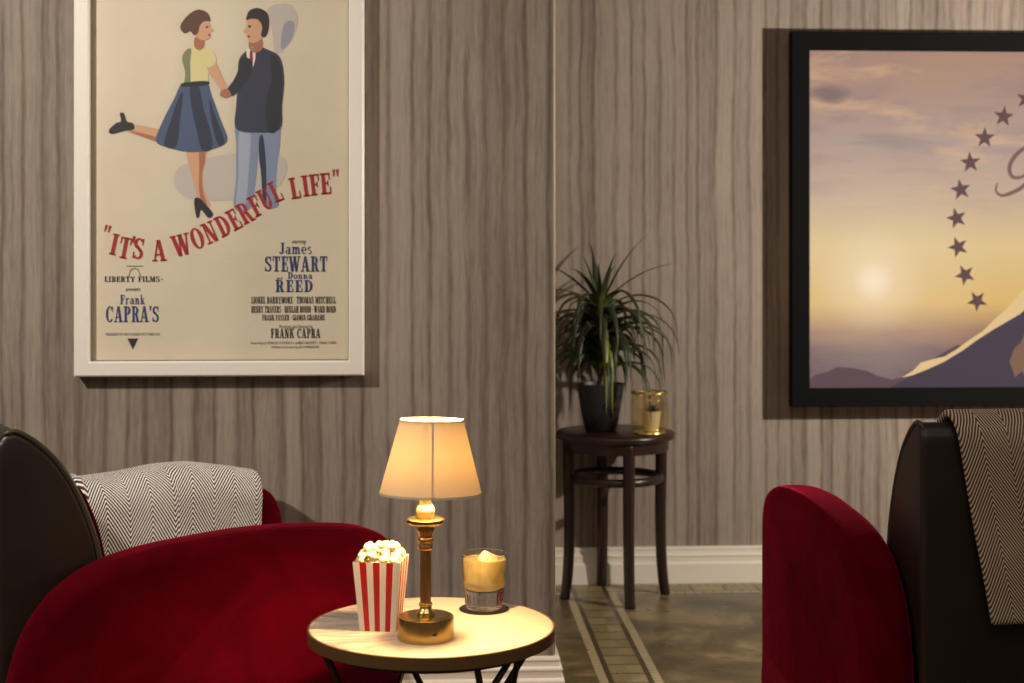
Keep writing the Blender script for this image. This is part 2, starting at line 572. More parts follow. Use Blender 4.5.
# ------------------------------------------------------------------ the setting
ROOM = math.radians(3.0)
CORNER = Vector((0.112, 4.0, 0.0))
def room(s, d, z=0.0):
    """room coordinates (along the wall, behind the near wall's face, height) to world"""
    c, sn = math.cos(ROOM), math.sin(ROOM)
    return Vector((CORNER.x + s * c - d * sn, CORNER.y + s * sn + d * c, z))
BACK = 1.478      # how far the back wall lies behind the near wall's face

g = G(); box(g, -4.6, 0.0, 0.0, 1.62, 0.0, 2.75)
structure(obj('wall_left', g, M['wall'], None, False, CORNER, ROOM))
g = G(); box(g, -0.3, 4.6, BACK, BACK + 0.14, 0.0, 2.75)
structure(obj('wall_back', g, M['wall'], None, False, CORNER, ROOM))
g = G(); box(g, -4.6, 4.6, -5.4, 1.62, -0.06, 0.0)
structure(obj('floor', g, M['floor'], None, False, CORNER, ROOM))

def skirting(name, path, h=0.132):
    """moulded skirting swept along (s,d) points; the profile steps out from the wall on the right-hand side"""
    prof = [(0.0, 0.0), (0.026, 0.0), (0.026, 0.070), (0.024, 0.074), (0.0185, 0.078), (0.0185, 0.094), (0.021, 0.099), (0.020, 0.103), (0.0135, 0.107),
            (0.0125, 0.119), (0.015, 0.124), (0.013, h - 0.002), (0.0, h)]
    g = G()
    n = len(prof)
    v, f = [], []
    for i, (s, d) in enumerate(path):
        P = Vector((s, d))
        ds = []
        if i > 0: ds.append((P - Vector(path[i - 1])).normalized())
        if i < len(path) - 1: ds.append((Vector(path[i + 1]) - P).normalized())
        ns = [Vector((q.y, -q.x)) for q in ds]
        off = ns[0] if len(ns) == 1 else (ns[0] + ns[1]) / (1 + ns[0].dot(ns[1]))
        for (o, z) in prof:
            v.append((s + off.x * o, d + off.y * o, z))
    for i in range(len(path) - 1):
        for k in range(n - 1):
            f.append((i * n + k, (i + 1) * n + k, (i + 1) * n + k + 1, i * n + k + 1))
    f.append(tuple(range(n))); f.append(tuple((len(path) - 1) * n + k for k in range(n)))
    g.add(v, f)
    return structure(obj(name, g, M['white_trim'], None, True, CORNER, ROOM, sharp=25))
skirting('baseboard_left', [(-4.5, -0.001), (0.001, -0.001), (0.001, BACK - 0.03)])
skirting('baseboard_back', [(0.03, BACK - 0.001), (4.5, BACK - 0.001)])
# thin pale bead down the outer corner of the near wall
g = G(); tube(g, [(0.0005, -0.0005, 0.135), (0.0005, -0.0005, 2.75)], 0.0028, 8)
structure(obj('trim_1', g, plain('pale corner bead', C(186, 168, 142), 0.5), None, True, CORNER, ROOM))

# ------------------------------------------------------------------ lettering
def arc_pts(cx, cy, rx, ry, a0, a1, n=14):
    return [(cx + rx * math.cos(math.radians(a0 + (a1 - a0) * i / n)), cy + ry * math.sin(math.radians(a0 + (a1 - a0) * i / n))) for i in range(n + 1)]
def ring(cx, cy, rx, ry, tx, ty, a0, a1, n=14):
    o = arc_pts(cx, cy, rx, ry, a0, a1, n); i = arc_pts(cx, cy, rx - tx, ry - ty, a0, a1, n)
    return [[o[k], o[k + 1], i[k + 1], i[k]] for k in range(n)]
def rc(x0, x1, y0, y1):
    return [(x0, y0), (x1, y0), (x1, y1), (x0, y1)]
def dg(x0, y0, x1, y1, th):
    return [(x0, y0), (x0 + th, y0), (x1 + th, y1), (x1, y1)]
TK, TN, SF = 0.20, 0.085, 0.075        # thick stroke, thin stroke, serif height
def sf(x0, x1, y):
    return rc(x0, x1, 0 if y == 0 else 1 - SF, SF if y == 0 else 1)
def glyph(ch):
    P = []
    def st(x, y0=0, y1=1): P.append(rc(x, x + TK, y0, y1))
    def ss(x, both=True):
        P.append(sf(x - 0.08, x + TK + 0.08, 0)); P.append(sf(x - 0.08, x + TK + 0.08, 1))
    if ch == 'I': st(.09); ss(.09); w = .38
    elif ch == 'T':
        st(.22); P.append(sf(.12, .52, 0)); P.append(rc(.02, .62, 1 - TN, 1)); P.append(rc(.02, .09, .68, 1)); P.append(rc(.55, .62, .68, 1)); w = .64
    elif ch == 'L':
        st(.1); ss(.1); P.append(rc(.1, .56, 0, TN)); P.append(rc(.49, .56, 0, .34)); w = .58
    elif ch in 'EF':
        st(.1); P.append(sf(.02, .38, 0)); P.append(rc(.02, .56, 1 - TN, 1)); P.append(rc(.49, .56, .68, 1))
        P.append(rc(.3, .46, .47, .55)); P.append(rc(.40, .46, .37, .65))
        if ch == 'E': P.append(rc(.02, .58, 0, TN)); P.append(rc(.51, .58, 0, .34))
        w = .60
    elif ch == 'H':
        st(.1); st(.46); ss(.1); ss(.46); P.append(rc(.2, .5, .46, .54)); w = .76
    elif ch == 'N':
        P.append(rc(.1, .1 + TN, 0, 1)); P.append(rc(.52, .52 + TN, 0, 1)); P.append(dg(.40, 0, .08, 1, .21))
        P.append(sf(0, .3, 0)); P.append(sf(.0, .25, 1)); P.append(sf(.42, .70, 1)); w = .70
    elif ch == 'M':
        P.append(rc(.1, .1 + TN, 0, 1)); st(.62); P.append(dg(.36, .05, .10, 1, .18)); P.append(dg(.38, .05, .60, 1, .09))
        P.append(sf(.02, .28, 0)); P.append(sf(.54, .90, 0)); P.append(sf(.02, .26, 1)); P.append(sf(.62, .90, 1)); w = .92
    elif ch == 'W':
        P.append(dg(.20, 0, .02, 1, .20)); P.append(dg(.28, 0, .42, 1, .09)); P.append(dg(.54, 0, .38, 1, .20)); P.append(dg(.62, 0, .80, 1, .09))
        P.append(sf(-.04, .28, 1)); P.append(sf(.34, .62, 1)); P.append(sf(.72, .98, 1)); w = .98
    elif ch == 'V':
        P.append(dg(.26, 0, .04, 1, .20)); P.append(dg(.34, 0, .56, 1, .09)); P.append(sf(-.03, .32, 1)); P.append(sf(.47, .74, 1)); w = .72
    elif ch == 'A':
        P.append(dg(.05, 0, .27, 1, .09)); P.append(dg(.46, 0, .24, 1, .20)); P.append(rc(.15, .52, .27, .35))
        P.append(sf(-.03, .24, 0)); P.append(sf(.39, .74, 0)); w = .72
    elif ch == 'Y':
        st(.25, 0, .5); P.append(dg(.25, .45, .03, 1, .2)); P.append(dg(.35, .45, .55, 1, .09))
        P.append(sf(.15, .55, 0)); P.append(sf(-.03, .3, 1)); P.append(sf(.46, .72, 1)); w = .70
    elif ch == 'K':
        st(.1); ss(.1); P.append(dg(.28, .42, .52, 1, .09)); P.append(dg(.50, 0, .30, .56, .20)); P.append(sf(.44, .76, 0)); P.append(sf(.42, .70, 1)); w = .76
    elif ch in 'OQ':
        P += ring(.34, .5, .34, .51, .20, .07, 0, 360, 24); w = .70
    elif ch in 'CG':
        P += ring(.34, .5, .34, .51, .20, .07, 40, 320, 20); P.append(rc(.54, .61, .66, .99))
        if ch == 'G': st(.46, 0, .42); P.append(rc(.38, .70, .36, .43))
        w = .68
    elif ch == 'D':
        st(.1); P.append(sf(.02, .34, 0)); P.append(sf(.02, .34, 1)); P += ring(.30, .5, .38, .5, .20, .075, -90, 90, 14); w = .70
    elif ch in 'PRB':
        st(.1); P.append(rc(.02, .36, 1 - SF, 1)); P += ring(.34, .735, .27, .265, .19, .075, -90, 90, 10); P.append(rc(.28, .36, .47, .54))
        if ch == 'P': P.append(sf(.02, .38, 0)); w = .62
        if ch == 'R': P.append(sf(.02, .36, 0)); P.append(dg(.46, 0, .34, .5, .19)); P.append(sf(.46, .73, 0)); w = .72
        if ch == 'B': P.append(sf(.02, .36, 0)); P += ring(.34, .27, .31, .27, .2, .075, -90, 90, 10); w = .66
    elif ch == 'S':
        P += ring(.29, .735, .27, .265, .17, .075, 30, 270, 14); P += ring(.29, .265, .28, .265, .17, .075, -150, 90, 14)
        P.append(dg(.34, .36, .10, .66, .17)); P.append(rc(.46, .53, .68, .98)); P.append(rc(.03, .10, .02, .32)); w = .60
    elif ch == 'U':
        st(.1, .3, 1); P.append(sf(.02, .38, 1)); P.append(rc(.52, .52 + TN, .3, 1)); P.append(sf(.44, .69, 1)); P += ring(.3525, .32, .2525, .33, .19, .09, 180, 360, 14); w = .70
    elif ch == 'J':
        st(.24, .2, 1); P.append(sf(.14, .54, 1)); P += ring(.22, .2, .22, .22, .16, .08, 180, 360, 10); w = .54
    elif ch == "'": P.append([(.03, 1.02), (.2, 1.02), (.13, .70), (.06, .70)]); w = .2
    elif ch == '"':
        P.append([(.02, 1.04), (.17, 1.04), (.10, .72), (.04, .72)]); P.append([(.22, 1.04), (.37, 1.04), (.30, .72), (.24, .72)]); w = .4
    elif ch == '-': P.append(rc(.05, .45, .44, .52)); w = .5
    elif ch == '.': P.append(rc(.04, .16, .42, .56)); w = .2
    # lower case used by the first names
    elif ch == 'a':
        P.append(rc(.32, .48, 0, .5)); P += ring(.28, .45, .2, .2, .1, .08, 0, 170, 8); P += ring(.24, .19, .22, .19, .14, .06, 0, 360, 14); P.append(rc(.44, .56, 0, .06)); w = .56
    elif ch in 'nmr':
        P.append(rc(.08, .23, 0, .64)); P.append(rc(.0, .31, 0, .06)); P.append(rc(0, .2, .58, .64))
        if ch == 'r': P += ring(.33, .46, .17, .18, .1, .09, 20, 170, 8); w = .48
        else:
            P += ring(.31, .42, .19, .22, .15, .09, 0, 180, 10); P.append(rc(.35, .5, 0, .43)); P.append(rc(.29, .58, 0, .06)); w = .60
            if ch == 'm': P += ring(.58, .42, .19, .22, .15, .09, 0, 180, 10); P.append(rc(.62, .77, 0, .43)); P.append(rc(.56, .85, 0, .06)); w = .88
    elif ch == 'o': P += ring(.27, .32, .26, .33, .15, .06, 0, 360, 18); w = .54
    elif ch == 'e': P += ring(.27, .32, .26, .33, .15, .06, 0, 320, 18); P.append(rc(.1, .5, .30, .36)); w = .54
    elif ch == 's':
        P += ring(.22, .48, .18, .17, .11, .06, 30, 270, 10); P += ring(.22, .17, .19, .17, .11, .06, -150, 90, 10); w = .44
    elif ch == 'k':
        P.append(rc(.08, .23, 0, 1)); P.append(rc(0, .31, 0, .06)); P.append(dg(.2, .25, .42, .64, .08)); P.append(dg(.38, 0, .24, .36, .15)); P.append(rc(.36, .6, 0, .06)); w = .6
    else: w = .34
    return P, w

def write(g, text, x, y, h, width=None, z=0.0, m=0, rot=0.0, gap=0.05, align='c', bold=0.0):
    """set a line of text into g in its own plane: x right, y up, z out of the sheet"""
    items, cur = [], 0.0
    for ch in text:
        P, w = glyph(ch)
        items.append((P, cur)); cur += w + gap
    total = cur - gap
    sx = (width / total) if width else h
    x0 = x - (total * sx / 2 if align == 'c' else 0)
    c, s = math.cos(rot), math.sin(rot)
    for P, off in items:
        for poly in P:
            pts = []
            for (a, b) in poly:
                px = x0 + (a + off) * sx - x; py = b * h
                pts.append((x + px * c - py * s, y + px * s + py * c, z))
            g.add(pts, [tuple(range(len(pts)))], m)

def poly(g, pts, z, m=0, smooth=0):
    if smooth:
        pts = [tuple(p) for p in spline(pts, smooth, True)]
    # ear clipping through Blender's own tessellator
    from mathutils.geometry import tessellate_polygon
    tri = tessellate_polygon([[Vector((p[0], p[1], 0)) for p in pts]])
    g.add([(p[0], p[1], z) for p in pts], [tuple(t) for t in tri], m)

def upright(g):
    """turn a sheet drawn in (x, y, z-out) so it stands on a wall facing the room (-d)"""
    g.v = [(p[0], -p[2], p[1]) for p in g.v]
    return g

def sheet_obj(name, g, mats, parent, loc):
    o = obj(name, upright(g), mats, parent, False, loc)
    # every face looks out of the wall
    me = o.data
    for p in me.polygons:
        if p.normal.y > 0:
            p.flip()
    me.update()
    return o

# ------------------------------------------------------------------ framed poster
PW, PH = 0.670, 1.040           # paper
FB = 0.0395                      # frame bar
k = PW / 258.0                   # layout unit of the printed sheet
def pp(x, y):                    # sheet layout: x to the right, y downward from a line 360 units above the paper's foot
    return ((x - 91.6) * k, (362 - y) * k)
poster = empty('framed_poster', room(-1.252, -0.002, 0.884), ROOM)
tag(poster, 'large white framed vintage poster with red curved title above the left armchair', 'poster')
def frame(g, w, h, b, d0, d1, bev=0.004):
    """picture frame in local x,z with depth y from d0 (back) to d1 (front, negative = towards the room); mitred bars"""
    sec = [(0.0, d0), (0.0, d1 + bev), (bev, d1), (b - bev, d1), (b, d1 + bev), (b, d0)]
    cs = [(0, 0, 1, 1), (w, 0, -1, 1), (w, h, -1, -1), (0, h, 1, -1)]
    n = len(sec); v, f = [], []
    for (cx, cz, ux, uz) in cs:
        for (o, y) in sec:
            v.append((cx + ux * o, y, cz + uz * o))
    for i in range(4):
        j = (i + 1) % 4
        for q in range(n):
            q2 = (q + 1) % n
            f.append((i * n + q, j * n + q, j * n + q2, i * n + q2))
    g.add(v, f)
g = G(); frame(g, PW + 2 * FB, PH + 2 * FB, FB, 0.0, -0.048)
obj('frame', g, M['white_frame'], poster, True, sharp=30)
g = G(); frame(g, PW + 0.004, PH + 0.004, 0.004, 0.0, -0.029, 0.001)
obj('inner_slip', g, plain('thin dark frame slip', C(120, 104, 84), 0.5), poster, False, (FB - 0.002, 0, FB - 0.002))
g = G(); nx, ny = 2, 2
box(g, 0, PW, -0.020, -0.004, 0, PH)
sheet = obj('printed_sheet', g, M['paper'], poster, False, (FB, 0, FB))
PO = (0, -0.0205, 0)             # print lies on the sheet's face

ink = {n_: plain('poster ink ' + n_, c, 0.6) for n_, c in dict(
    red=C(158, 28, 34), blue=C(44, 56, 104), black=C(38, 34, 36), skin=C(206, 158, 124), skin_deep=C(166, 108, 80), skirt=C(70, 86, 118), skirt_deep=C(42, 48, 68),
    blouse=C(214, 204, 146), blouse_deep=C(122, 128, 96), hair=C(92, 58, 48), jacket=C(50, 54, 74), jacket_deep=C(36, 38, 50),
    trousers=C(126, 138, 166), trousers_pale=C(158, 166, 184), dark_hair=C(48, 36, 34), mist=C(190, 180, 172), mist_deep=C(152, 148, 160), paper_white=C(226, 218, 204)).items()}

# red curved title: one glyph at a time along its curve (x, y of the letter's middle, turn in degrees)
title = [('"', 106, 237, -14), ('I', 114.4, 244.8, -12), ('T', 125, 248.4, -11), ("'", 132.5, 247.5, -8), ('S', 138.6, 249, -8), ('A', 159, 251.0, 3), ('W', 181.5, 245.2, 14),
         ('O', 197.0, 238.6, 20), ('N', 209.6, 232.6, 24), ('D', 222.6, 226.0, 26), ('E', 233.6, 219.8, 28), ('R', 244.6, 213.0, 28), ('F', 255.2, 205.9, 28),
         ('U', 265.0, 199.0, 26), ('L', 275.4, 191.4, 24), ('L', 294.6, 187.8, 10), ('I', 305.4, 185.6, 8), ('F', 314.8, 184.4, 7), ('E', 325.6, 183.2, 5), ('"', 336.8, 180.4, 5)]
g = G()
for ch, x, y, a in title:
    P, w = glyph(ch)
    h = 21.5 * k; sx = {'W': 19.0, 'A': 19.0}.get(ch, 18.5) * k
    cx, cy = pp(x, y); r = math.radians(a); c, s = math.cos(r), math.sin(r)
    for pl in P:
        pts = []
        for (u, v) in pl:
            px = (u - w / 2) * sx; py = (v - 0.5) * h
            pts.append((cx + px * c - py * s, cy + px * s + py * c, 0.0012))
        g.add(pts, [tuple(range(len(pts)))])
o = sheet_obj('title_lettering', g, ink['red'], sheet, PO); o['label'] = 'red curved title lettering reading "IT\'S A WONDERFUL LIFE"'

def line(text, xc, y, hpx, wpx, inkname, name, gap=0.06):
    g = G(); x, yy = pp(xc, y); write(g, text, x, yy, hpx * k, wpx * k, 0.0008, 0, gap=gap)
    return sheet_obj(name, g, ink[inkname], sheet, PO)
line('James', 295.5, 254.5, 11.5, 33, 'blue', 'forename_lettering')
line('STEWART', 296, 272.3, 15.5, 63, 'blue', 'surname_lettering')
line('Donna', 300, 279.6, 6.8, 25, 'blue', 'forename_lettering')
line('REED', 294, 293, 12.2, 38, 'blue', 'surname_lettering', gap=.1)
line('Frank', 132.5, 305, 9.5, 25, 'blue', 'forename_lettering')
line("CAPRA'S", 132.5, 323, 16, 53, 'blue', 'surname_lettering')
line('LIONEL BARRYMORE . THOMAS MITCHELL', 293.5, 304.5, 6.8, 85, 'black', 'credit_line', gap=.03)
line('HENRY TRAVERS . BEULAH BONDI . WARD BOND', 293.5, 313.8, 6.6, 85, 'black', 'credit_line', gap=.03)
line('FRANK FAYLEN . GLORIA GRAHAME', 293.5, 321.6, 5.6, 63, 'black', 'credit_line', gap=.03)
line('FRANK CAPRA', 295.5, 339.5, 9.5, 50, 'black', 'credit_line')
line('LIBERTY FILMS-', 134, 282.5, 5.5, 59, 'black', 'studio_line', gap=.05)
# emblem: small outlined bell behind the studio line and a dark inverted triangle at the foot
g = G()
bell = [(126.5, 266.2), (143, 266.2), (143, 267.2), (126.5, 267.2)]
poly(g, [pp(*q) for q in bell], 0.0007)
g2 = G()
poly(g2, [pp(134.5 + a_, b_) for a_, b_ in [(0, 268.4), (4, 269.6), (5, 273), (6.2, 276.5), (5.2, 276.5), (4, 273), (3.2, 270.6), (0, 269.4), (-3.2, 270.6), (-4, 273), (-5.2, 276.5), (-6.2, 276.5), (-5, 273), (-4, 269.6)]], 0.0007)
sheet_obj('bell_emblem', g2, ink['blouse_deep'], sheet, PO)
sheet_obj('rule_line', g, ink['blouse_deep'], sheet, PO)
g = G(); poly(g, [pp(*q) for q in [(127.5, 339.5), (138, 339.5), (132.8, 350.5)]], 0.0008)
sheet_obj('triangle_emblem', g, ink['black'], sheet, PO)
def small_text(body, xc, y, hpx, wpx, shear=0.0, name='small_print'):
    cu = bpy.data.curves.new('text', 'FONT'); cu.body = body; cu.align_x = 'CENTER'; cu.shear = shear; cu.resolution_u = 2
    t = bpy.data.objects.new('text', cu); COL.objects.link(t)
    bpy.context.view_layer.update()
    me = t.evaluated_get(bpy.context.evaluated_depsgraph_get()).to_mesh()
    xs = [v.co.x for v in me.vertices]; ys = [v.co.y for v in me.vertices]
    sx = wpx * k / (max(xs) - min(xs)); sy = hpx * k / (max(ys) - min(ys))
    x0, y0 = pp(xc, y); mx = (max(xs) + min(xs)) / 2
    vs = [(x0 + (v.co.x - mx) * sx, y0 + (v.co.y - min(ys)) * sy, 0.0008) for v in me.vertices]
    fs = [tuple(p.vertices) for p in me.polygons]
    t.evaluated_get(bpy.context.evaluated_depsgraph_get()).to_mesh_clear()
    bpy.data.objects.remove(t); bpy.data.curves.remove(cu)
    return vs, fs
for args in (('starring', 299, 245, 5, 15, .4), ('and', 279.5, 280.5, 3.2, 6, .3), ('presents', 133, 293, 4.5, 15, .4), ('Produced and Directed by', 296, 330.5, 4.2, 34, .25),
             ('Screen Play by FRANCES GOODRICH - ALBERT HACKETT - FRANK CAPRA', 293.5, 346.5, 3.4, 86, 0), ('Additional Scenes by JO SWERLING', 295, 350.5, 3.2, 48, 0),
             ('RELEASED BY RKO RADIO PICTURES INC', 133, 336.5, 2.6, 54, 0)):
    g = G(); vs, fs = small_text(*args); g.add(vs, fs)
    sheet_obj('small_print', g, ink['black'], sheet, PO)

# picture on the sheet: a plain dancing couple in flat colour, drawn fresh in the poster's palette
g = G(); inks = []
def shape(name, pts, z, sm=6):
    if name not in inks: inks.append(name)
    poly(g, [pp(*q) for q in pts], z * 0.00008 + 0.0003, inks.index(name), sm)
shape('mist', [(268, 6), (290, 2), (298, 18), (290, 40), (276, 52), (272, 30)], 0)
shape('mist_deep', [(284, 22), (294, 20), (292, 36), (281, 47)], 1)
shape('mist', [(178, 168), (206, 158), (262, 150), (286, 160), (280, 184), (250, 198), (196, 200), (176, 188)], 0)
# dancer on the left: kicked-back leg, standing leg, skirt, blouse, arm, head
shape('skin', [(126, 124), (140, 125), (160, 129), (184, 133), (188, 144), (174, 145), (150, 138), (128, 132)], 2)
shape('skin_deep', [(128, 130), (150, 135), (174, 142), (182, 145), (166, 144), (146, 138)], 3)
shape('black', [(109, 130), (116, 123), (121, 121), (120, 113), (124, 113), (127, 121), (133, 123), (134, 129), (124, 131), (112, 134)], 4)
shape('skin', [(186, 144), (204, 143), (206, 158), (203, 174), (205, 192), (210, 206), (202, 208), (196, 194), (191, 174), (187, 158)], 2)
shape('skin_deep', [(199, 146), (204, 145), (205, 160), (202, 174), (203, 192), (207, 205), (202, 204), (199, 190), (199, 168)], 3)
shape('black', [(194, 200), (199, 198), (205, 204), (213, 214), (208, 218), (201, 210), (199, 217), (196, 217)], 4)
shape('skirt', [(183, 82), (205, 80), (212, 96), (220, 118), (227, 140), (212, 149), (192, 152), (170, 148), (156, 141), (162, 122), (174, 98)], 5)
shape('skirt_deep', [(190, 86), (198, 84), (203, 106), (210, 130), (212, 147), (202, 150), (196, 128), (191, 104)], 6)
shape('skirt_deep', [(178, 98), (183, 92), (180, 118), (176, 146), (164, 144), (170, 122)], 6)
shape('skirt_deep', [(209, 98), (214, 112), (224, 140), (218, 144), (212, 124)], 6)
shape('blouse', [(186, 48), (194, 43), (202, 43), (210, 50), (212, 62), (208, 74), (206, 83), (183, 85), (184, 72), (181, 58)], 7)
shape('blouse_deep', [(185, 50), (191, 48), (190, 62), (190, 82), (184, 84), (185, 72), (182, 58)], 8)
shape('jacket_deep', [(183, 82), (206, 80), (207, 84), (183, 86)], 9)
shape('skin_deep', [(195, 36), (203, 36), (204, 46), (199, 49), (194, 45)], 8)
shape('skin', [(194, 20), (201, 15), (208, 18), (210, 24), (213, 29), (210, 31), (210, 36), (204, 39), (197, 36), (194, 28)], 9)
shape('hair', [(190, 30), (184, 32), (180, 26), (184, 18), (190, 12), (198, 8), (207, 11), (210, 19), (204, 20), (200, 24), (198, 31), (194, 34)], 10)
shape('red', [(207.5, 33.2), (210.5, 32.8), (209, 35)], 10, 3)
shape('black', [(205.5, 25.2), (208.2, 24.6), (207.6, 26.4), (206, 26.6)], 10, 3)
# dancer on the right: trousers, jacket, arm, head
shape('trousers', [(238, 120), (276, 118), (280, 140), (277, 166), (276, 192), (278, 206), (264, 206), (261, 178), (259, 150), (256, 178), (250, 208), (234, 208), (236, 178), (236, 146)], 5)
shape('trousers_pale', [(239, 132), (250, 132), (249, 164), (245, 206), (236, 206), (238, 174)], 6)
shape('skirt_deep', [(259, 138), (263, 136), (266, 166), (266, 204), (263, 200), (261, 174), (259, 158)], 6)
shape('jacket', [(243, 52), (256, 45), (268, 48), (280, 56), (284, 78), (282, 104), (280, 128), (258, 132), (236, 128), (236, 104), (238, 78), (238, 62)], 8)
shape('jacket_deep', [(270, 54), (279, 60), (282, 84), (279, 126), (268, 130), (266, 100), (272, 78)], 9)
shape('paper_white', [(247, 48), (254, 46), (255, 58), (250, 70), (247, 58)], 9)
shape('red', [(249.5, 51), (252.5, 51), (252.5, 66), (250.5, 69)], 10, 3)
shape('skin_deep', [(250, 36), (261, 36), (262, 47), (255, 51), (249, 47)], 9)
shape('skin', [(247, 18), (254, 12), (262, 16), (264, 26), (262, 36), (255, 41), (249, 40), (247, 34), (243, 30), (246, 25)], 10)
shape('dark_hair', [(246, 18), (249, 9), (258, 6), (267, 11), (269, 22), (266, 34), (261, 34), (262, 25), (258, 18), (251, 17)], 11)
shape('black', [(248.2, 23.6), (251, 24.0), (250.2, 25.8), (248.4, 25.6)], 11, 3)
shape('red', [(246.8, 34.2), (250.2, 34.4), (248.4, 36.2)], 11, 3)
# joined arms
shape('skin', [(203, 52), (211, 51), (217, 64), (224, 80), (229, 90), (224, 94), (217, 84), (208, 70)], 11)
shape('blouse', [(201, 49), (211, 48), (216, 60), (207, 66)], 12)
shape('jacket_deep', [(243, 56), (252, 60), (250, 74), (240, 88), (232, 95), (227, 89), (234, 78), (239, 66)], 12)
shape('skin_deep', [(231, 94), (226, 97), (220, 95), (221, 90), (227, 88)], 13)
sheet_obj('illustration', g, [ink[n_] for n_ in inks], sheet, PO)['label'] = 'flat coloured picture of a dancing couple in blue'

# ------------------------------------------------------------------ wall screen
SW, SH = 2.16, 1.222
SB = 0.0685
SDEPTH = 0.100
screen = empty('wall_screen', room(0.970, BACK - SDEPTH, 0.650), ROOM)
tag(screen, 'black framed wall screen showing a sunset sky with a ring of stars', 'screen')
g = G(); frame(g, SW + 2 * SB, SH + 2 * SB, SB, 0.03, -0.008, 0.004)
obj('frame', g, M['screen_frame'], screen, True, sharp=30)
g = G(); box(g, 0.25, SW - 0.1, 0.0315, SDEPTH - 0.001, 0.25, SH - 0.1)
obj('wall_mount', g, M['black'], screen, False)
g = G(); v = [(0, 0, 0), (SW, 0, 0), (SW, 0, SH), (0, 0, SH), (0, 0.024, 0), (SW, 0.024, 0), (SW, 0.024, SH), (0, 0.024, SH)]
g.add(v, [(0, 1, 2, 3), (5, 4, 7, 6), (0, 4, 5, 1), (1, 5, 6, 2), (2, 6, 7, 3), (3, 7, 4, 0)], 0, [(p[0], p[2]) for p in v])
panel = obj('display_panel', g, picture_mat(SW, SH), screen, False, (SB, 0.002, SB))
ks = 0.0036
def sp(x, y):
    return ((x - 808) * ks, (388 - y) * ks)
star_m = emit('screen star', C(96, 70, 70)); pale_ridge = emit('screen sunlit ridge', C(224, 190, 136)); mount_m = emit('screen mountain', C(70, 60, 72))
mount_far = emit('screen far hills', C(94, 72, 78)); word_m = emit('screen script', C(122, 88, 82)); glow_m = emit('screen warm rock', C(128, 94, 76))
cx, cy = 1107.5, 224
st_mesh = None
for i in range(22):
    a = math.radians(211 - i * 11.23)
    x, y = sp(cx + 149 * math.cos(a), cy - 149 * math.sin(a))
    g = G(); pts = []
    for j in range(10):
        r = (11.2 if j % 2 == 0 else 4.6) * ks
        b = PI / 2 + j * PI / 5 + (0.14 + 0.5 * (a - PI * 0.9))
        pts.append((r * math.cos(b), r * math.sin(b)))
    poly(g, pts, 0.0006)
    sheet_obj('star', g, star_m, panel, (x, 0, y))
g = G()
poly(g, [sp(*q) for q in [(806.5, 388.4), (806.5, 380), (816, 374), (826, 372), (836, 367), (852, 368), (866, 371), (878, 376), (892, 380), (906, 377), (920, 366), (938, 357), (950, 350), (960, 345), (972, 350), (1000, 372), (1000, 388.4)]], 0.0004)
sheet_obj('far_hills', g, mount_far, panel, (0, 0, 0))
g = G()
ridge_top = [(902, 378), (914, 371), (922, 363), (936, 359), (946, 357), (958, 350), (972, 340), (986, 331), (998, 319), (1010, 309), (1024, 293), (1046, 266), (1072, 232), (1092, 204), (1104, 190)]
ridge_low = [(1104, 204), (1090, 232), (1066, 268), (1044, 296), (1024, 314), (1010, 322), (996, 330), (980, 340), (966, 350), (946, 362), (928, 370), (912, 376)]
poly(g, [sp(*q) for q in ridge_top + ridge_low], 0.0010)
sheet_obj('sunlit_ridge', g, pale_ridge, panel, (0, 0, 0))
g = G()
poly(g, [sp(*q) for q in ridge_low[::-1] + [(1104, 192), (1130, 226), (1160, 262), (1200, 300), (1250, 340), (1330, 376), (1380, 388.4), (890, 388.4)]], 0.0008)
sheet_obj('mountain', g, mount_m, panel, (0, 0, 0))
g = G()
poly(g, [sp(*q) for q in [(1013, 362), (1018, 349), (1024, 344), (1031, 330), (1040, 318), (1047, 304), (1051, 322), (1046, 334), (1054, 346), (1047, 360), (1053, 376), (1040, 370), (1033, 384), (1026, 372), (1019, 378)]], 0.0012)
sheet_obj('warm_rock', g, glow_m, panel, (0, 0, 0))
# flourish of the script word's first letter
g = G()
sw = spline([(q[0] + 8, q[1] + 3) for q in [(1050, 128), (1040, 136), (1022, 142), (1010, 152), (1005, 163), (1008, 172), (1018, 172), (1028, 163)]], 8)
sw2 = spline([(q[0] + 2, q[1] + 1) for q in [(999, 180), (997, 188), (1003, 193), (1014, 190), (1026, 183), (1038, 168), (1048, 140), (1062, 136), (1070, 148), (1058, 162), (1044, 164)]], 8)
for path in (sw, sw2):
    n = len(path)
    for i in range(n - 1):
        a, b = path[i], path[i + 1]
        t = (b - a).normalized(); nrm = Vector((-t.y, t.x))
        w0 = 0.7 + 1.5 * math.sin(PI * i / n) ; w1 = 0.7 + 1.5 * math.sin(PI * (i + 1) / n)
        q = [a + nrm * w0, a - nrm * w0, b - nrm * w1, b + nrm * w1]
        g.add([(*sp(p.x, p.y), 0.0007) for p in q], [(0, 1, 2, 3)])
sheet_obj('script_lettering', g, word_m, panel, (0, 0, 0))

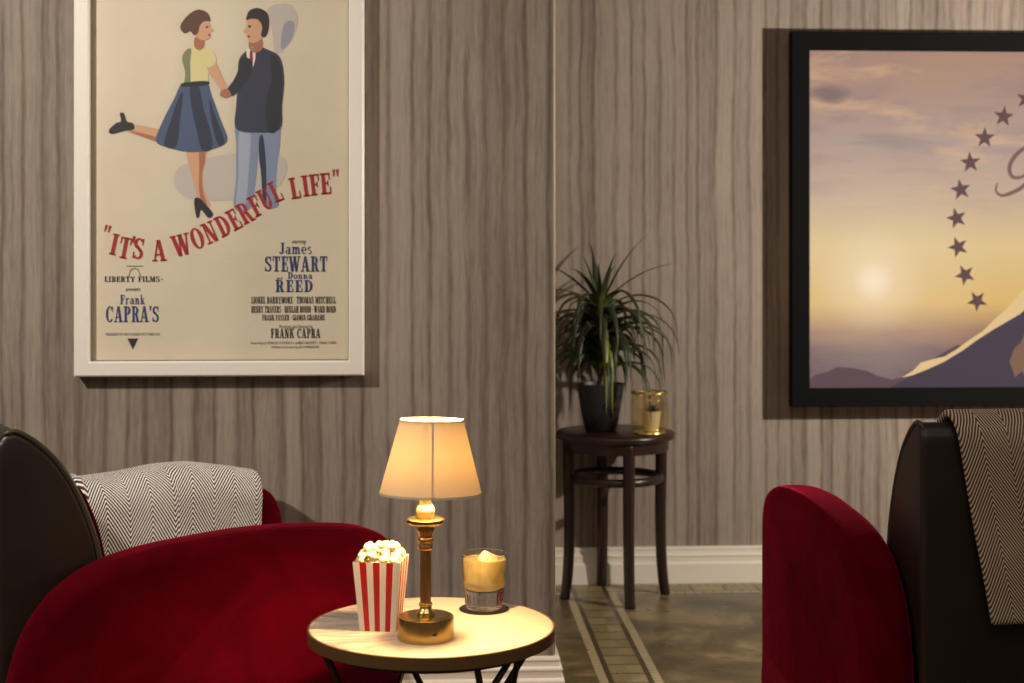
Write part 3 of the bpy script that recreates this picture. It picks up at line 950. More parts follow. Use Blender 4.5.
# ------------------------------------------------------------------ armchairs
YF = 0.405
def yz(pts):
    return [(YF - t, z) for t, z in pts]
arm_out = spline(yz([(0.012, 0.085), (0.001, 0.20), (0.0, 0.36), (0.001, 0.48), (0.006, 0.545), (0.030, 0.594), (0.068, 0.616), (0.125, 0.628), (0.235, 0.637), (0.342, 0.638),
                     (0.445, 0.631), (0.545, 0.620), (0.625, 0.602), (0.685, 0.574), (0.737, 0.532), (0.780, 0.468), (0.806, 0.385), (0.815, 0.30), (0.815, 0.18), (0.802, 0.085),
                     (0.55, 0.080), (0.25, 0.080)]), 5, True)
back_out = spline(yz([(0.600, 0.085), (0.602, 0.30), (0.607, 0.50), (0.620, 0.610), (0.645, 0.690), (0.670, 0.745), (0.700, 0.792), (0.733, 0.826), (0.758, 0.845), (0.780, 0.856), (0.797, 0.853),
                      (0.809, 0.840), (0.816, 0.815), (0.817, 0.70), (0.815, 0.50), (0.813, 0.30), (0.810, 0.085), (0.71, 0.082)]), 5, True)
def make_chair():
    root = empty('armchair', (0, 0, 0))
    for s in (-1, 1):
        g = G()
        a, b = sorted((s * 0.286, s * 0.400))
        slab_from_outline(g, arm_out, a, b, 0.036, 6)
        obj('arm', g, M['velvet'], root)
    g = G(); slab_from_outline(g, back_out, -0.281, 0.281, 0.014, 5)
    shell = obj('back_shell', g, M['leather'], root, sharp=50); shell['label'] = 'dark brown leather back shell'
    for s in (-1, 1):
        path = [(s * 0.2765, p.x, p.y) for p in back_out]
        keep = [q for q in path if q[2] > 0.10]
        # inset the bead a touch onto the rim
        st = min(range(len(path)), key=lambda i: abs(path[i][2] - 0.30) + (0 if path[i][1] > YF - 0.62 else 9))
        seq = []
        for i in range(len(path)):
            q = path[(st + i) % len(path)]
            seq.append(q)
            if q[1] < YF - 0.805: break
        cen = Vector((0, YF - 0.71, 0.45))
        rad = [0.0055 * min(1.0, (len(seq) - i) / 6) for i in range(len(seq))]
        seq = [(q[0] - s * 0.006 * (1 - rad[i] / 0.0055), q[1], q[2]) for i, q in enumerate(seq)]
        g = G(); tube(g, seq, rad, 8)
        obj('piping', g, M['piping'], shell)
    # red inner back pad, seat, base, feet
    pad = spline(yz([(0.598, 0.43), (0.605, 0.54), (0.624, 0.635), (0.650, 0.705), (0.664, 0.732), (0.655, 0.737), (0.636, 0.708), (0.611, 0.64), (0.594, 0.55), (0.588, 0.47), (0.589, 0.43)]), 4, True)
    g = G(); slab_from_outline(g, pad, -0.262, 0.262, 0.006, 3)
    obj('back_cushion', g, M['velvet'], root)
    g = G(); rbox(g, -0.282, 0.282, YF - 0.592, YF - 0.012, 0.285, 0.422, 0.04, 5)
    obj('seat_cushion', g, M['velvet'], root)
    g = G(); rbox(g, -0.284, 0.284, YF - 0.598, YF - 0.022, 0.085, 0.284, 0.015, 3)
    obj('seat_base', g, M['velvet'], root)
    for sx in (-0.33, 0.33):
        for sy in (YF - 0.10, YF - 0.70):
            g = G(); lathe(g, [(0.0, 0.0), (0.017, 0.0), (0.024, 0.086), (0.0, 0.086)], 16, (sx, sy, 0))
            obj('leg', g, M['dark_wood'], root, sharp=40)
    return root
def copy_tree(o, parent=None):
    c = o.copy(); COL.objects.link(c)
    if parent: c.parent = parent
    for ch in list(o.children):
        copy_tree(ch, c)
    return c
chair_l = make_chair()
chair_l.location = (-0.7785, 3.346, 0); chair_l.rotation_euler = (0, 0, math.radians(-60.2))
tag(chair_l, 'red velvet armchair with a dark leather back in front of the white framed poster', 'armchair', 'red velvet armchairs')
chair_r = copy_tree(chair_l)
chair_r.location = (1.072, 3.487, 0); chair_r.rotation_euler = (0, 0, math.radians(5.7))
tag(chair_r, 'red velvet armchair seen from behind, facing the black framed screen', 'armchair', 'red velvet armchairs')

# ------------------------------------------------------------------ blankets
def drape(g, path, across, thick, uv0=(0, 0), r=None, wob=None, seglen=0.01, edge=None):
    """cloth of a given thickness: path = (p, z, normal) samples up and over a support, 'across' = (lo, hi) along the other axis.
    returns verts in (across, p, z)."""
    P = [Vector(p) for p in path]
    n = len(P)
    L = [0.0]
    for i in range(1, n): L.append(L[-1] + (P[i] - P[i - 1]).length)
    N = []
    for i in range(n):
        t = (P[min(i + 1, n - 1)] - P[max(i - 1, 0)]).normalized()
        N.append(Vector((-t.y, t.x)))
    lo, hi = across
    m = max(8, int((hi - lo) / seglen))
    def loop(i):
        out = []
        # closed section: outer face lo->hi, rounded end, inner face hi->lo, rounded end
        for j in range(m + 1):
            out.append((lo + (hi - lo) * j / m, 1.0))
        for q in (0.35, 0.0, -0.35):
            pass
        e = [(math.cos(a), math.sin(a)) for a in (math.radians(60), math.radians(30), 0, math.radians(-30), math.radians(-60))]
        for c, s in e: out.append((hi + c * thick * 0.5, 0.5 + s * 0.5))
        for j in range(m, -1, -1):
            out.append((lo + (hi - lo) * j / m, 0.0))
        for c, s in e[::-1]: out.append((lo - c * thick * 0.5, 0.5 + s * 0.5))
        return out
    v, uv, f = [], [], []
    base = loop(0); cnt = len(base)
    for i in range(n):
        for (a, q) in base:
            w = wob(a, L[i], L[-1]) if wob else 0.0
            aa = a + (edge(a, L[i], L[-1]) if edge else 0.0)
            off = q * thick + w
            c = P[i] + N[i] * off
            v.append((aa, c.x, c.y)); uv.append((a + uv0[0], L[i] + uv0[1]))
    for i in range(n - 1):
        for j in range(cnt):
            j2 = (j + 1) % cnt
            f.append((i * cnt + j, i * cnt + j2, (i + 1) * cnt + j2, (i + 1) * cnt + j))
    f.append(tuple(range(cnt))); f.append(tuple((n - 1) * cnt + j for j in range(cnt)))
    g.add(v, f, 0, uv)

# left: folded in two over the far arm of the left armchair. local chair axes: x across the arm, y along it
def arm_path(gap, drop_in, drop_out, x_in=-0.286, x_out=-0.400, top=0.638, r=0.036):
    """over the arm, from the inner side (towards the seat) up, across and down the outer side -> (x, z)"""
    xi, xo = x_in + gap, x_out - gap
    zt = top + gap
    R = r + gap
    pts = []
    for i in range(9): pts.append((xi, drop_in + (zt - R - drop_in) * i / 8))
    for i in range(1, 9):
        a = (PI / 2) * i / 8; pts.append((xi - R + R * math.cos(a), zt - R + R * math.sin(a)))
    for i in range(1, 4): pts.append((xi - R + (xo + R - xi + R) * i / 4, zt))
    for i in range(0, 9):
        a = PI / 2 + (PI / 2) * i / 8; pts.append((xo + R + R * math.cos(a), zt - R + R * math.sin(a)))
    for i in range(1, 9): pts.append((xo, zt - R + (drop_out - zt + R) * i / 8))
    return pts
def arm_top(t):                     # height of the arm's crest at distance t behind its front
    pr = [(0.0, .45), (0.03, .594), (0.068, .616), (0.125, .628), (0.235, .637), (0.342, .638), (0.445, .631), (0.545, .620), (0.60, .609)]
    for (a, b), (c, d) in zip(pr, pr[1:]):
        if a <= t <= c: return b + (d - b) * (t - a) / (c - a)
    return 0.63
blk = empty('throw_blanket', (0, 0, 0))
blk.location = chair_l.location; blk.rotation_euler = chair_l.rotation_euler
tag(blk, 'cream herringbone throw blanket folded over the far arm of the left armchair', 'blanket', 'herringbone throw blankets')
def arm_layer(name, gap, thick, t0, t1, din, dout, uv0, seed):
    g = G()
    def wob(a, l, tot):
        t = YF - a
        side = min(1.0, max(0.0, min(l, tot - l) / 0.05))
        return 0.004 * math.sin(a * 21 + seed) * side + 0.003 * math.sin(l * 19 + a * 9 + seed) * side + 0.004 * side
    def edge(a, l, tot):
        u = (a - (YF - t1)) / (t1 - t0)
        return 0.006 * math.sin(l * 14 + seed) * (1 if u > .5 else -1)
    drape(g, arm_path(gap, din, dout), (YF - t1, YF - t0), thick, uv0, wob=wob, edge=edge)
    # (across, p, z) -> (x = p, y = across, z), following the arched crest
    nv = []
    for (a, p, z) in g.v:
        fall = max(0.0, (0.638 - arm_top(YF - a)))
        nv.append((p, a, z - fall))
    g.v = nv
    return g
g = arm_layer('under', 0.006, 0.024, 0.090, 0.556, 0.36, 0.46, (0.0, 0.03), 0.4)
obj('under_fold', g, M['blanket'], blk)
g = arm_layer('over', 0.046, 0.024, 0.084, 0.512, 0.34, 0.47, (0.0, 0.0), 1.7)
obj('upper_fold', g, M['blanket'], blk)
# rounded fold joining the two layers along the seat-back edge, over the crest only
g = G()
pth = arm_path(0.036, 0.585, 0.55)
n = len(pth)
v, uv, f = [], [], []
K = 10
for i, (x, z) in enumerate(pth):
    a0 = Vector(pth[min(i + 1, n - 1)]) - Vector(pth[max(i - 1, 0)]); a0.normalize(); nr = Vector((-a0.y, a0.x))
    for j in range(K):
        an = 2 * PI * j / K
        rr = 0.018
        off = 0.010 + rr * math.sin(an) * 1.35
        yy = YF - 0.520 - rr * 1.1 * math.cos(an)
        fall = max(0.0, 0.638 - arm_top(0.5))
        v.append((x + nr.x * off, yy, z + nr.y * off - fall)); uv.append((0.02 * j / K, i * 0.01))
for i in range(n - 1):
    for j in range(K):
        f.append((i * K + j, i * K + (j + 1) % K, (i + 1) * K + (j + 1) % K, (i + 1) * K + j))
f.append(tuple(range(K))); f.append(tuple((n - 1) * K + j for j in range(K)))
g.add(v, f, 0, uv)
obj('fold_edge', g, M['blanket'], blk)

# right: hung over the back of the right armchair. local chair axes: across = x, path in (y, z)
blk2 = empty('throw_blanket', (0, 0, 0))
blk2.location = chair_r.location; blk2.rotation_euler = chair_r.rotation_euler
tag(blk2, 'tan herringbone throw blanket hanging over the dark leather back of the right armchair', 'blanket', 'herringbone throw blankets')
def back_path(gap, z_rear, z_front):
    prof = yz([(0.817, z_rear), (0.817, z_rear * .75 + .25 * .81), (0.817, z_rear * .5 + .5 * .81), (0.817, z_rear * .25 + .75 * .81), (0.8175, 0.816), (0.810, 0.842), (0.798, 0.856), (0.780, 0.859), (0.758, 0.848), (0.733, 0.829), (0.700, 0.795),
              (0.670, 0.748), (0.645, 0.693), (0.620, 0.613), (0.596, 0.56)])
    pts = spline(prof, 6)
    out = []
    n = len(pts)
    for i, p in enumerate(pts):
        t = (pts[min(i + 1, n - 1)] - pts[max(i - 1, 0)]).normalized()
        out.append(Vector((p.x - t.y * gap, p.y + t.x * gap)))
    keep = []
    for p in out:
        if p.x > YF - 0.70 and p.y < z_front: break
        keep.append(p)
    return keep
g = G()
def wob(a, l, tot):
    s = min(1.0, max(0.0, 1 - l / 0.36))
    return 0.004 + 0.007 * s * (0.5 + 0.5 * math.sin(a * 26 + 0.6)) + 0.002 * math.sin(l * 22)
def edge(a, l, tot):
    s = max(0.0, 1 - l / 0.42)
    return 0.075 * s * (1.0 if a < 0 else 0.3)
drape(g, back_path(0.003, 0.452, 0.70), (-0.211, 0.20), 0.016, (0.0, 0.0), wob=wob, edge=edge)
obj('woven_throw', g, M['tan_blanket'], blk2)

# ------------------------------------------------------------------ marble side table
TX, TY, TZ, TR = -0.150, 2.80, 0.510, 0.230
table = empty('side_table', (TX, TY, 0))
tag(table, 'small round cream marble side table with thin dark metal legs', 'side table')
g = G(); lathe(g, [(0.0, 0.486), (TR - 0.0035, 0.486), (TR - 0.0035, 0.5085), (TR - 0.006, TZ), (0.0, TZ)], 96)
obj('tabletop', g, M['marble'], table, sharp=35)
g = G(); lathe(g, [(TR - 0.0034, 0.487), (TR, 0.487), (TR, 0.5085), (TR - 0.001, 0.5095), (TR - 0.0034, 0.5095), (TR - 0.0034, 0.487)], 96)
obj('edge_band', g, M['rim'], table, sharp=35)
g = G()
for rr, zz in ((0.205, 0.480),):
    tube(g, [(rr * math.cos(2 * PI * i / 48), rr * math.sin(2 * PI * i / 48), zz) for i in range(48)], 0.005, 8, True)
obj('top_ring', g, M['bronze'], table)
g = G(); tube(g, [(0.185 * math.cos(2 * PI * i / 48), 0.185 * math.sin(2 * PI * i / 48), 0.006) for i in range(48)], 0.006, 8, True)
obj('base_ring', g, M['bronze'], table)
for i in range(4):
    a = math.radians((196, 305, 24, 110)[i])
    for da in (-0.16, 0.16):
        g = G()
        top = (0.205 * math.cos(a + da), 0.205 * math.sin(a + da), 0.478)
        a2 = a + da - math.copysign(1.72, da)
        bot = (0.185 * math.cos(a2), 0.185 * math.sin(a2), 0.006)
        tube(g, [top, bot], 0.0062, 10)
        obj('leg', g, M['bronze'], table)

# ------------------------------------------------------------------ table lamp
LX, LY = -0.1555, 2.700
lamp = empty('table_lamp', (LX, LY, TZ))
tag(lamp, 'lit brass table lamp with a cream tapered shade on the marble side table', 'lamp')
g = G(); lathe(g, [(0.0, 0.0), (0.0495, 0.0), (0.0508, 0.0015), (0.0508, 0.037), (0.0500, 0.0405), (0.047, 0.042), (0.036, 0.0425), (0.016, 0.0430), (0.0, 0.0430)], 72)
base = obj('base', g, M['brass'], lamp, sharp=40)
g = G(); rbox(g, -0.0042, 0.0042, -0.0022, 0.001, -0.0019, 0.0019, 0.0012, 2)
o = obj('charging_port', g, M['black'], base, loc=(0.0185, -0.0470, 0.018), rz=0.38)
g = G(); lathe(g, [(0.0, 0.0432), (0.0165, 0.0432), (0.0175, 0.046), (0.0155, 0.050), (0.0115, 0.053), (0.0105, 0.058), (0.0125, 0.060), (0.0125, 0.063), (0.0105, 0.0645), (0.0, 0.0645)], 40)
obj('lower_collar', g, M['brass_shiny'], lamp, sharp=50)
g = G(); lathe(g, [(0.0100, 0.0645), (0.0100, 0.160)], 168, rad=lambda a, i: 1.0 - 0.13 * (0.5 + 0.5 * math.cos(a * 12)), cap0=True, cap1=True)
obj('fluted_stem', g, M['stem_brass'], lamp, sharp=80)
g = G(); lathe(g, [(0.0, 0.160), (0.0120, 0.160), (0.0140, 0.163), (0.0140, 0.167), (0.0122, 0.170), (0.0128, 0.174), (0.0150, 0.177), (0.0142, 0.181), (0.0118, 0.183), (0.0130, 0.190), (0.0165, 0.198), (0.0158, 0.203), (0.0, 0.203)], 40)
obj('upper_collar', g, M['stem_brass'], lamp, sharp=50)
g = G(); lathe(g, [(0.0, 0.2032), (0.016, 0.2032), (0.026, 0.2045), (0.032, 0.2075), (0.0340, 0.2115), (0.0335, 0.2150), (0.030, 0.2165), (0.019, 0.2170), (0.0, 0.2170)], 48)
obj('drip_pan', g, M['brass_shiny'], lamp, sharp=50)
g = G(); lathe(g, [(0.0, 0.2172), (0.0135, 0.2172), (0.0150, 0.2200), (0.0160, 0.2235), (0.0168, 0.2285), (0.0160, 0.2345), (0.0130, 0.2395), (0.0108, 0.2430), (0.0110, 0.2480), (0.0128, 0.2520), (0.0130, 0.266), (0.0130, 0.285), (0.0, 0.285)], 40)
obj('socket', g, M['ivory'], lamp, sharp=60)
g = G(); lathe(g, [(0.0, 0.2855), (0.011, 0.2855), (0.013, 0.295), (0.020, 0.308), (0.023, 0.322), (0.020, 0.337), (0.011, 0.346), (0.0, 0.348)], 32)
obj('bulb', g, M['bulb'], lamp, loc=(0.006, 0, 0))
z0, z1, r0, r1 = 0.264, 0.398, 0.0925, 0.0570
g = G(); lathe(g, [(r0, z0), (r1, z1)], 72)
shade = obj('lamp_shade', g, M['shade'], lamp)
Rm = (Matrix.Rotation(math.radians(-2.4), 4, 'X') @ Matrix.Rotation(math.radians(0.8), 4, 'Y'))
pv = Vector((0, 0, 0.33))
shade.location = pv - (Rm @ pv) + Vector((0.010, 0, -0.004)); shade.rotation_euler = Rm.to_euler()
for rr, zz in ((r0, z0), (r1, z1)):
    g = G(); h = 0.004 if zz == z0 else -0.004
    sl = (r1 - r0) / (z1 - z0)
    lathe(g, [(rr + 0.0004, zz), (rr + sl * h + 0.0007, zz + h), (rr + sl * h - 0.0007, zz + h), (rr - 0.0007, zz), (rr + 0.0004, zz)], 72)
    obj('shade_binding', g, M['shade_trim'], shade, sharp=60)
g = G(); an = math.radians(-85)
v = []
for q in range(2):
    r_, z_ = ((r0, z0 + .003), (r1, z1 - .003))[q]
    for s in (-1, 1):
        for e in (0.0004, 0.0010):
            an2 = an + s * 0.0016 / r_
            v.append(((r_ + e) * math.cos(an2), (r_ + e) * math.sin(an2), z_))
g.add(v, [(0, 1, 5, 4), (2, 3, 7, 6), (1, 3, 7, 5), (0, 2, 6, 4), (0, 1, 3, 2), (4, 5, 7, 6)])
obj('shade_seam', g, M['shade_trim'], shade, False)
# spider: three wires from the socket to the shade's top ring
for i in range(3):
    a = 2 * PI * i / 3 + 0.4
    g = G(); tube(g, [(0.0128 * math.cos(a), 0.0128 * math.sin(a), 0.283), (0.032 * math.cos(a), 0.032 * math.sin(a), 0.30), (0.05 * math.cos(a), 0.05 * math.sin(a), 0.36), (0.0562 * math.cos(a), 0.0562 * math.sin(a), 0.394)], 0.0009, 6)
    obj('shade_support', g, M['brass_shiny'], shade)

# ------------------------------------------------------------------ popcorn
BX, BY = -0.2425, 2.780
BR = math.radians(-7)
pop = empty('popcorn_box', (BX, BY, TZ + 0.0004), BR)
tag(pop, 'red and white striped popcorn carton on the left of the marble side table', 'popcorn box')
bw, tw, bh = 0.0330, 0.0440, 0.128       # half widths foot / mouth, height
def stripe_panel(g, axis, sgn):
    """one striped side made of seven strips; stripes taper with the side"""
    n = 7
    for i in range(n):
        a0, a1 = -1 + 2 * i / n, -1 + 2 * (i + 1) / n
        rows = 6
        for q in range(rows):
            h0, h1 = q / rows, (q + 1) / rows
            w0, w1 = bw + (tw - bw) * h0, bw + (tw - bw) * h1
            def P(a, w, h, inn):
                d = (w - inn) * sgn
                return (a * (w - inn), d, h * bh) if axis == 'y' else (d, a * (w - inn), h * bh)
            o = [P(a0, w0, h0, 0), P(a1, w0, h0, 0), P(a1, w1, h1, 0), P(a0, w1, h1, 0)]
            g.add(o, [(0, 1, 2, 3)], 1 if i % 2 == 1 else 0)
            o = [P(a0, w0, h0, 0.0009), P(a1, w0, h0, 0.0009), P(a1, w1, h1, 0.0009), P(a0, w1, h1, 0.0009)]
            g.add(o, [(3, 2, 1, 0)], 0)
for axis, sgn, nm in (('y', -1, 'front_panel'), ('y', 1, 'rear_panel'), ('x', -1, 'side_panel'), ('x', 1, 'side_panel')):
    g = G(); stripe_panel(g, axis, sgn)
    obj(nm, g, [M['card_white'], M['card_red']], pop, False)
g = G(); box(g, -bw + .001, bw - .001, -bw + .001, bw - .001, 0.0, 0.001)
obj('bottom_panel', g, M['card_white'], pop, False)
def corn_mesh(seed):
    import bmesh
    rnd = random.Random(seed)
    bm = bmesh.new(); bmesh.ops.create_icosphere(bm, subdivisions=3, radius=1.0)
    dirs = []
    while len(dirs) < 6:
        d = Vector((rnd.gauss(0, 1), rnd.gauss(0, 1), rnd.gauss(0, 1))).normalized()
        if all(d.dot(e) < 0.55 for e in dirs): dirs.append(d)
    amp = [rnd.uniform(0.75, 1.05) for _ in dirs]
    for v in bm.verts:
        n = v.co.normalized()
        r = 0.50
        for d, a in zip(dirs, amp):
            c = n.dot(d)
            # lobe: sphere of radius .48 centred at .5*d
            b = 0.55 * a * c; q = b * b - (0.55 * a) ** 2 + 0.46 ** 2
            if q > 0: r = max(r, b + math.sqrt(q))
        v.co = n * r * 0.0118
    me = bpy.data.meshes.new('popcorn_piece'); bm.to_mesh(me); bm.free()
    for p in me.polygons: p.use_smooth = True
    me.materials.append(M['corn'])
    return me
corn = [corn_mesh(s) for s in (3, 8, 21, 34, 55)]
rnd = random.Random(12)
spots = []
for lay, (zz, half, nn) in enumerate(((0.102, 0.0260, 3), (0.119, 0.0280, 4), (0.134, 0.0300, 4), (0.148, 0.0200, 3))):
    for i in range(nn):
        for j in range(nn):
            sx = -half + 2 * half * i / (nn - 1); sy = -half + 2 * half * j / (nn - 1)
            if lay == 3 and (i, j) in ((2, 0), (0, 2)): continue
            spots.append((sx + rnd.uniform(-.002, .002), sy + rnd.uniform(-.002, .002), zz + rnd.uniform(-.003, .004)))
cB, sB = math.cos(BR), math.sin(BR)
for (sx, sy, zz) in spots:
    o = bpy.data.objects.new('popcorn_piece', corn[rnd.randrange(5)]); COL.objects.link(o)
    o.location = (BX + sx * cB - sy * sB, BY + sx * sB + sy * cB, TZ + zz)
    o.rotation_euler = (rnd.uniform(0, 6), rnd.uniform(0, 6), rnd.uniform(0, 6))
    tag(o, 'pale popped popcorn piece heaped in the red and white striped carton', 'popcorn', 'popcorn pieces in the striped carton')

# ------------------------------------------------------------------ drink
GX, GY = -0.0545, 2.92
g = G(); lathe(g, [(0.0, 0.0), (0.047, 0.0), (0.0485, 0.001), (0.0485, 0.0022), (0.047, 0.0032), (0.0, 0.0032)], 64)
tag(obj('coaster', g, M['coaster'], None, True, (GX, GY, TZ + 0.0002), sharp=40), 'round black coaster under the tumbler on the marble side table', 'coaster')
CZ = TZ + 0.0036
g = G()
outer = [(0.0, 0.0), (0.0335, 0.0), (0.0360, 0.0015), (0.0368, 0.005), (0.0376, 0.014), (0.0388, 0.030), (0.0392, 0.034), (0.0408, 0.055), (0.0428, 0.085), (0.0440, 0.1055), (0.0434, 0.1068)]
inner = [(0.0431, 0.1060), (0.0420, 0.085), (0.0400, 0.055), (0.0388, 0.042), (0.0360, 0.0365), (0.020, 0.0345), (0.0, 0.034)]
def facet(a, i):
    return 1.0 - (0.030 * (0.5 + 0.5 * math.cos(a * 18)) if 2 <= i <= 5 else 0.0)
lathe(g, outer + inner, 108, rad=facet)
# the thin upper wall and the solid cut foot are two kinds of glass
for i_, f_ in enumerate(g.f):
    if 0.0415 <= min(g.v[q][2] for q in f_) < 0.1045: g.mi[i_] = 1
tumbler = obj('tumbler', g, [M['glass'], M['thin_glass']], None, True, (GX, GY, CZ), sharp=60)
tag(tumbler, 'clear glass tumbler with heavy faceted foot standing on the round black coaster', 'glass')
g = G()
lathe(g, [(0.0, 0.0343), (0.020, 0.0348), (0.0357, 0.0370), (0.0385, 0.0422), (0.0397, 0.055), (0.0416, 0.085), (0.0422, 0.0955), (0.0410, 0.0947), (0.0, 0.0944)], 72)
tag(obj('drink', g, M['drink'], None, True, (GX, GY, CZ), sharp=70), 'pale gold iced drink filling the clear tumbler', 'drink')
def ice(loc, size, rot, label):
    import bmesh
    bm = bmesh.new(); bmesh.ops.create_cube(bm, size=size)
    bmesh.ops.bevel(bm, geom=list(bm.edges), offset=size * 0.24, segments=4, profile=0.55, affect='EDGES')
    me = bpy.data.meshes.new('ice_cube'); bm.to_mesh(me); bm.free()
    for p in me.polygons: p.use_smooth = True
    me.materials.append(M['ice'])
    o = bpy.data.objects.new('ice_cube', me); COL.objects.link(o)
    o.location = loc; o.rotation_euler = rot
    return tag(o, label, 'ice cube')
ice((GX + 0.007, GY - 0.006, CZ + 0.0875), 0.036, (0.35, 0.5, 0.4), 'large rounded ice cube rising above the drink in the tumbler')

# ------------------------------------------------------------------ plant stand and plants
NX, NY, NZ = 0.363, 5.272, 0.583
stand = empty('plant_stand', (NX, NY, 0), math.radians(12))
tag(stand, 'round dark wooden stand with four splayed legs beside the wall corner', 'plant stand')
g = G(); lathe(g, [(0.0, NZ - 0.027), (0.196, NZ - 0.027), (0.206, NZ - 0.024), (0.210, NZ - 0.014), (0.207, NZ - 0.004), (0.200, NZ), (0.0, NZ)], 72)
obj('top', g, M['dark_wood'], stand, sharp=50)
g = G(); lathe(g, [(0.170, NZ - 0.066), (0.186, NZ - 0.066), (0.188, NZ - 0.0272), (0.170, NZ - 0.0272), (0.170, NZ - 0.066)], 64)
obj('apron', g, M['dark_wood'], stand, sharp=50)
g = G()
tube(g, [(0.158 * math.cos(2 * PI * i / 64), 0.158 * math.sin(2 * PI * i / 64), 0.420) for i in range(64)], 0.0125, 10, True)
g.v = [(p[0], p[1], 0.420 + (p[2] - 0.420) * 1.2) for p in g.v]
obj('ring_stretcher', g, M['dark_wood'], stand)
for i in range(4):
    a = PI / 2 * i
    g = G()
    pr = spline([(0.168, NZ - 0.028), (0.168, 0.45), (0.166, 0.30), (0.168, 0.16), (0.175, 0.06), (0.184, 0.0)], 6)
    c, s = math.cos(a), math.sin(a)
    tube(g, [(p.x * c, p.x * s, p.y) for p in pr], [0.0215 - 0.004 * (j / (len(pr) - 1)) for j in range(len(pr))], 14)
    g.v = [(x, y, max(z, 0.0)) for x, y, z in g.v]
    obj('leg', g, M['dark_wood'], stand)

PXX, PYY = 0.312, 5.285
plant = empty('potted_plant', (PXX, PYY, NZ))
tag(plant, 'leafy green plant with long arching leaves in a dark tapered pot on the wooden stand', 'plant')
g = G(); lathe(g, [(0.0, 0.0), (0.052, 0.0), (0.057, 0.006), (0.070, 0.070), (0.080, 0.135), (0.085, 0.165), (0.081, 0.165), (0.077, 0.140), (0.0, 0.138)], 56)
pot = obj('pot', g, M['pot'], plant, sharp=60)
g = G(); lathe(g, [(0.076, 0.1385), (0.05, 0.144), (0.0, 0.146)], 40, rad=lambda a, i: 1 + 0.0 * a)
obj('soil', g, M['soil'], plant)
g = G(); tube(g, spline([(0.0, 0.0, 0.14), (0.003, -0.002, 0.24), (-0.002, 0.0, 0.36), (0.0, 0.0, 0.455)], 5), [0.013] * 15 + [0.008], 12)
obj('stem', g, M['bark'], plant)
def leaf(g, root, az, L, rise, droop, w, yellow=False, n=14, twist=0.0):
    """strap leaf: leaves the stem at angle 'rise', bends down by 'droop' radians along its length"""
    p = Vector(root); ang = rise
    side = Vector((-math.sin(az), math.cos(az), 0))
    pts = []
    for i in range(n + 1):
        t = i / n
        pts.append(p.copy())
        d = Vector((math.cos(az) * math.cos(ang), math.sin(az) * math.cos(ang), math.sin(ang)))
        p = p + d * (L / n)
        ang = max(-1.5, ang - droop / n * (0.8 + 0.5 * t))
    v, uv, f = [], [], []
    for i, q in enumerate(pts):
        t = i / n
        ww = w * (0.55 + 0.6 * math.sin(PI * min(1, t * 1.15 + 0.12))) * (1 - t ** 3) ** 0.8 + 0.0004
        nx = pts[min(i + 1, n)] - pts[max(i - 1, 0)]; nx.normalize()
        up = side.cross(nx).normalized()
        sd = (side * math.cos(twist * t) + up * math.sin(twist * t))
        v += [q - sd * ww + up * ww * 0.35, q, q + sd * ww + up * ww * 0.35]
        uu = 2.0 if yellow else 0.5
        uv += [(uu, t)] * 3
    for i in range(n):
        for j in range(2):
            f.append((3 * i + j, 3 * i + j + 1, 3 * i + j + 4, 3 * i + j + 3))
    g.add(v, f, 0, uv)
rnd = random.Random(5)
g = G()
# upper rosette: stiff and upward
for az, L, rise, dr, w in ((1.9, .24, 1.3, .35, .013), (0.15, .30, 1.2, .5, .013), (0.02, .30, .85, .75, .011), (2.85, .24, .9, .6, .012), (3.3, .20, .6, .7, .011),
                           (-1.2, .22, 1.2, .5, .009), (-2.2, .24, 1.0, .9, .009), (1.2, .22, 1.05, .8, .009), (4.5, .16, 1.35, .2, .009), (2.5, .19, 1.3, .3, .009)):
    leaf(g, (0.0, 0.0, 0.44), az, L, rise, dr, w, twist=rnd.uniform(-.4, .4))
# fountain of drooping leaves below
for i in range(88):
    az = i * 2.39996 + rnd.uniform(-.2, .2)
    zz = 0.19 + 0.23 * (i / 88) + rnd.uniform(-.01, .01)
    L = rnd.uniform(0.30, 0.44)
    # keep clear of the wall behind and of the corner on the left
    back = math.sin(az)
    if back > 0.3: L *= 0.78
    if math.cos(az) < -0.5: L *= 0.78
    leaf(g, (0.0, 0.0, zz), az, L, rnd.uniform(0.75, 1.3), rnd.uniform(2.8, 3.6), rnd.uniform(.0115, .0155), twist=rnd.uniform(-.5, .5))
# one yellowed leaf hanging over the front of the pot
leaf(g, (0.002, -0.012, 0.36), -1.55, 0.44, 0.3, 3.4, .011, True)
leaf(g, (0.002, -0.012, 0.33), -1.42, 0.38, 0.2, 3.2, .009, True)
# leaves bend along the walls instead of passing through them
cR, sR = math.cos(ROOM), math.sin(ROOM)
nv = []
for (x, y, z) in g.v:
    wx, wy = x + PXX - CORNER.x, y + PYY - CORNER.y
    s_, d_ = wx * cR + wy * sR, -wx * sR + wy * cR
    s_ = max(s_, 0.008) if s_ > 0.04 else 0.04 - 0.032 * math.tanh((0.04 - s_) / 0.2)
    d_ = d_ if d_ < BACK - 0.06 else BACK - 0.06 + 0.05 * math.tanh((d_ - BACK + 0.06) / 0.2)
    nv.append((s_ * cR - d_ * sR + CORNER.x - PXX, s_ * sR + d_ * cR + CORNER.y - PYY, z))
g.v = nv
foliage = obj('foliage', g, M['leaf'], plant)
sol = foliage.modifiers.new('thickness', 'SOLIDIFY'); sol.thickness = 0.0009

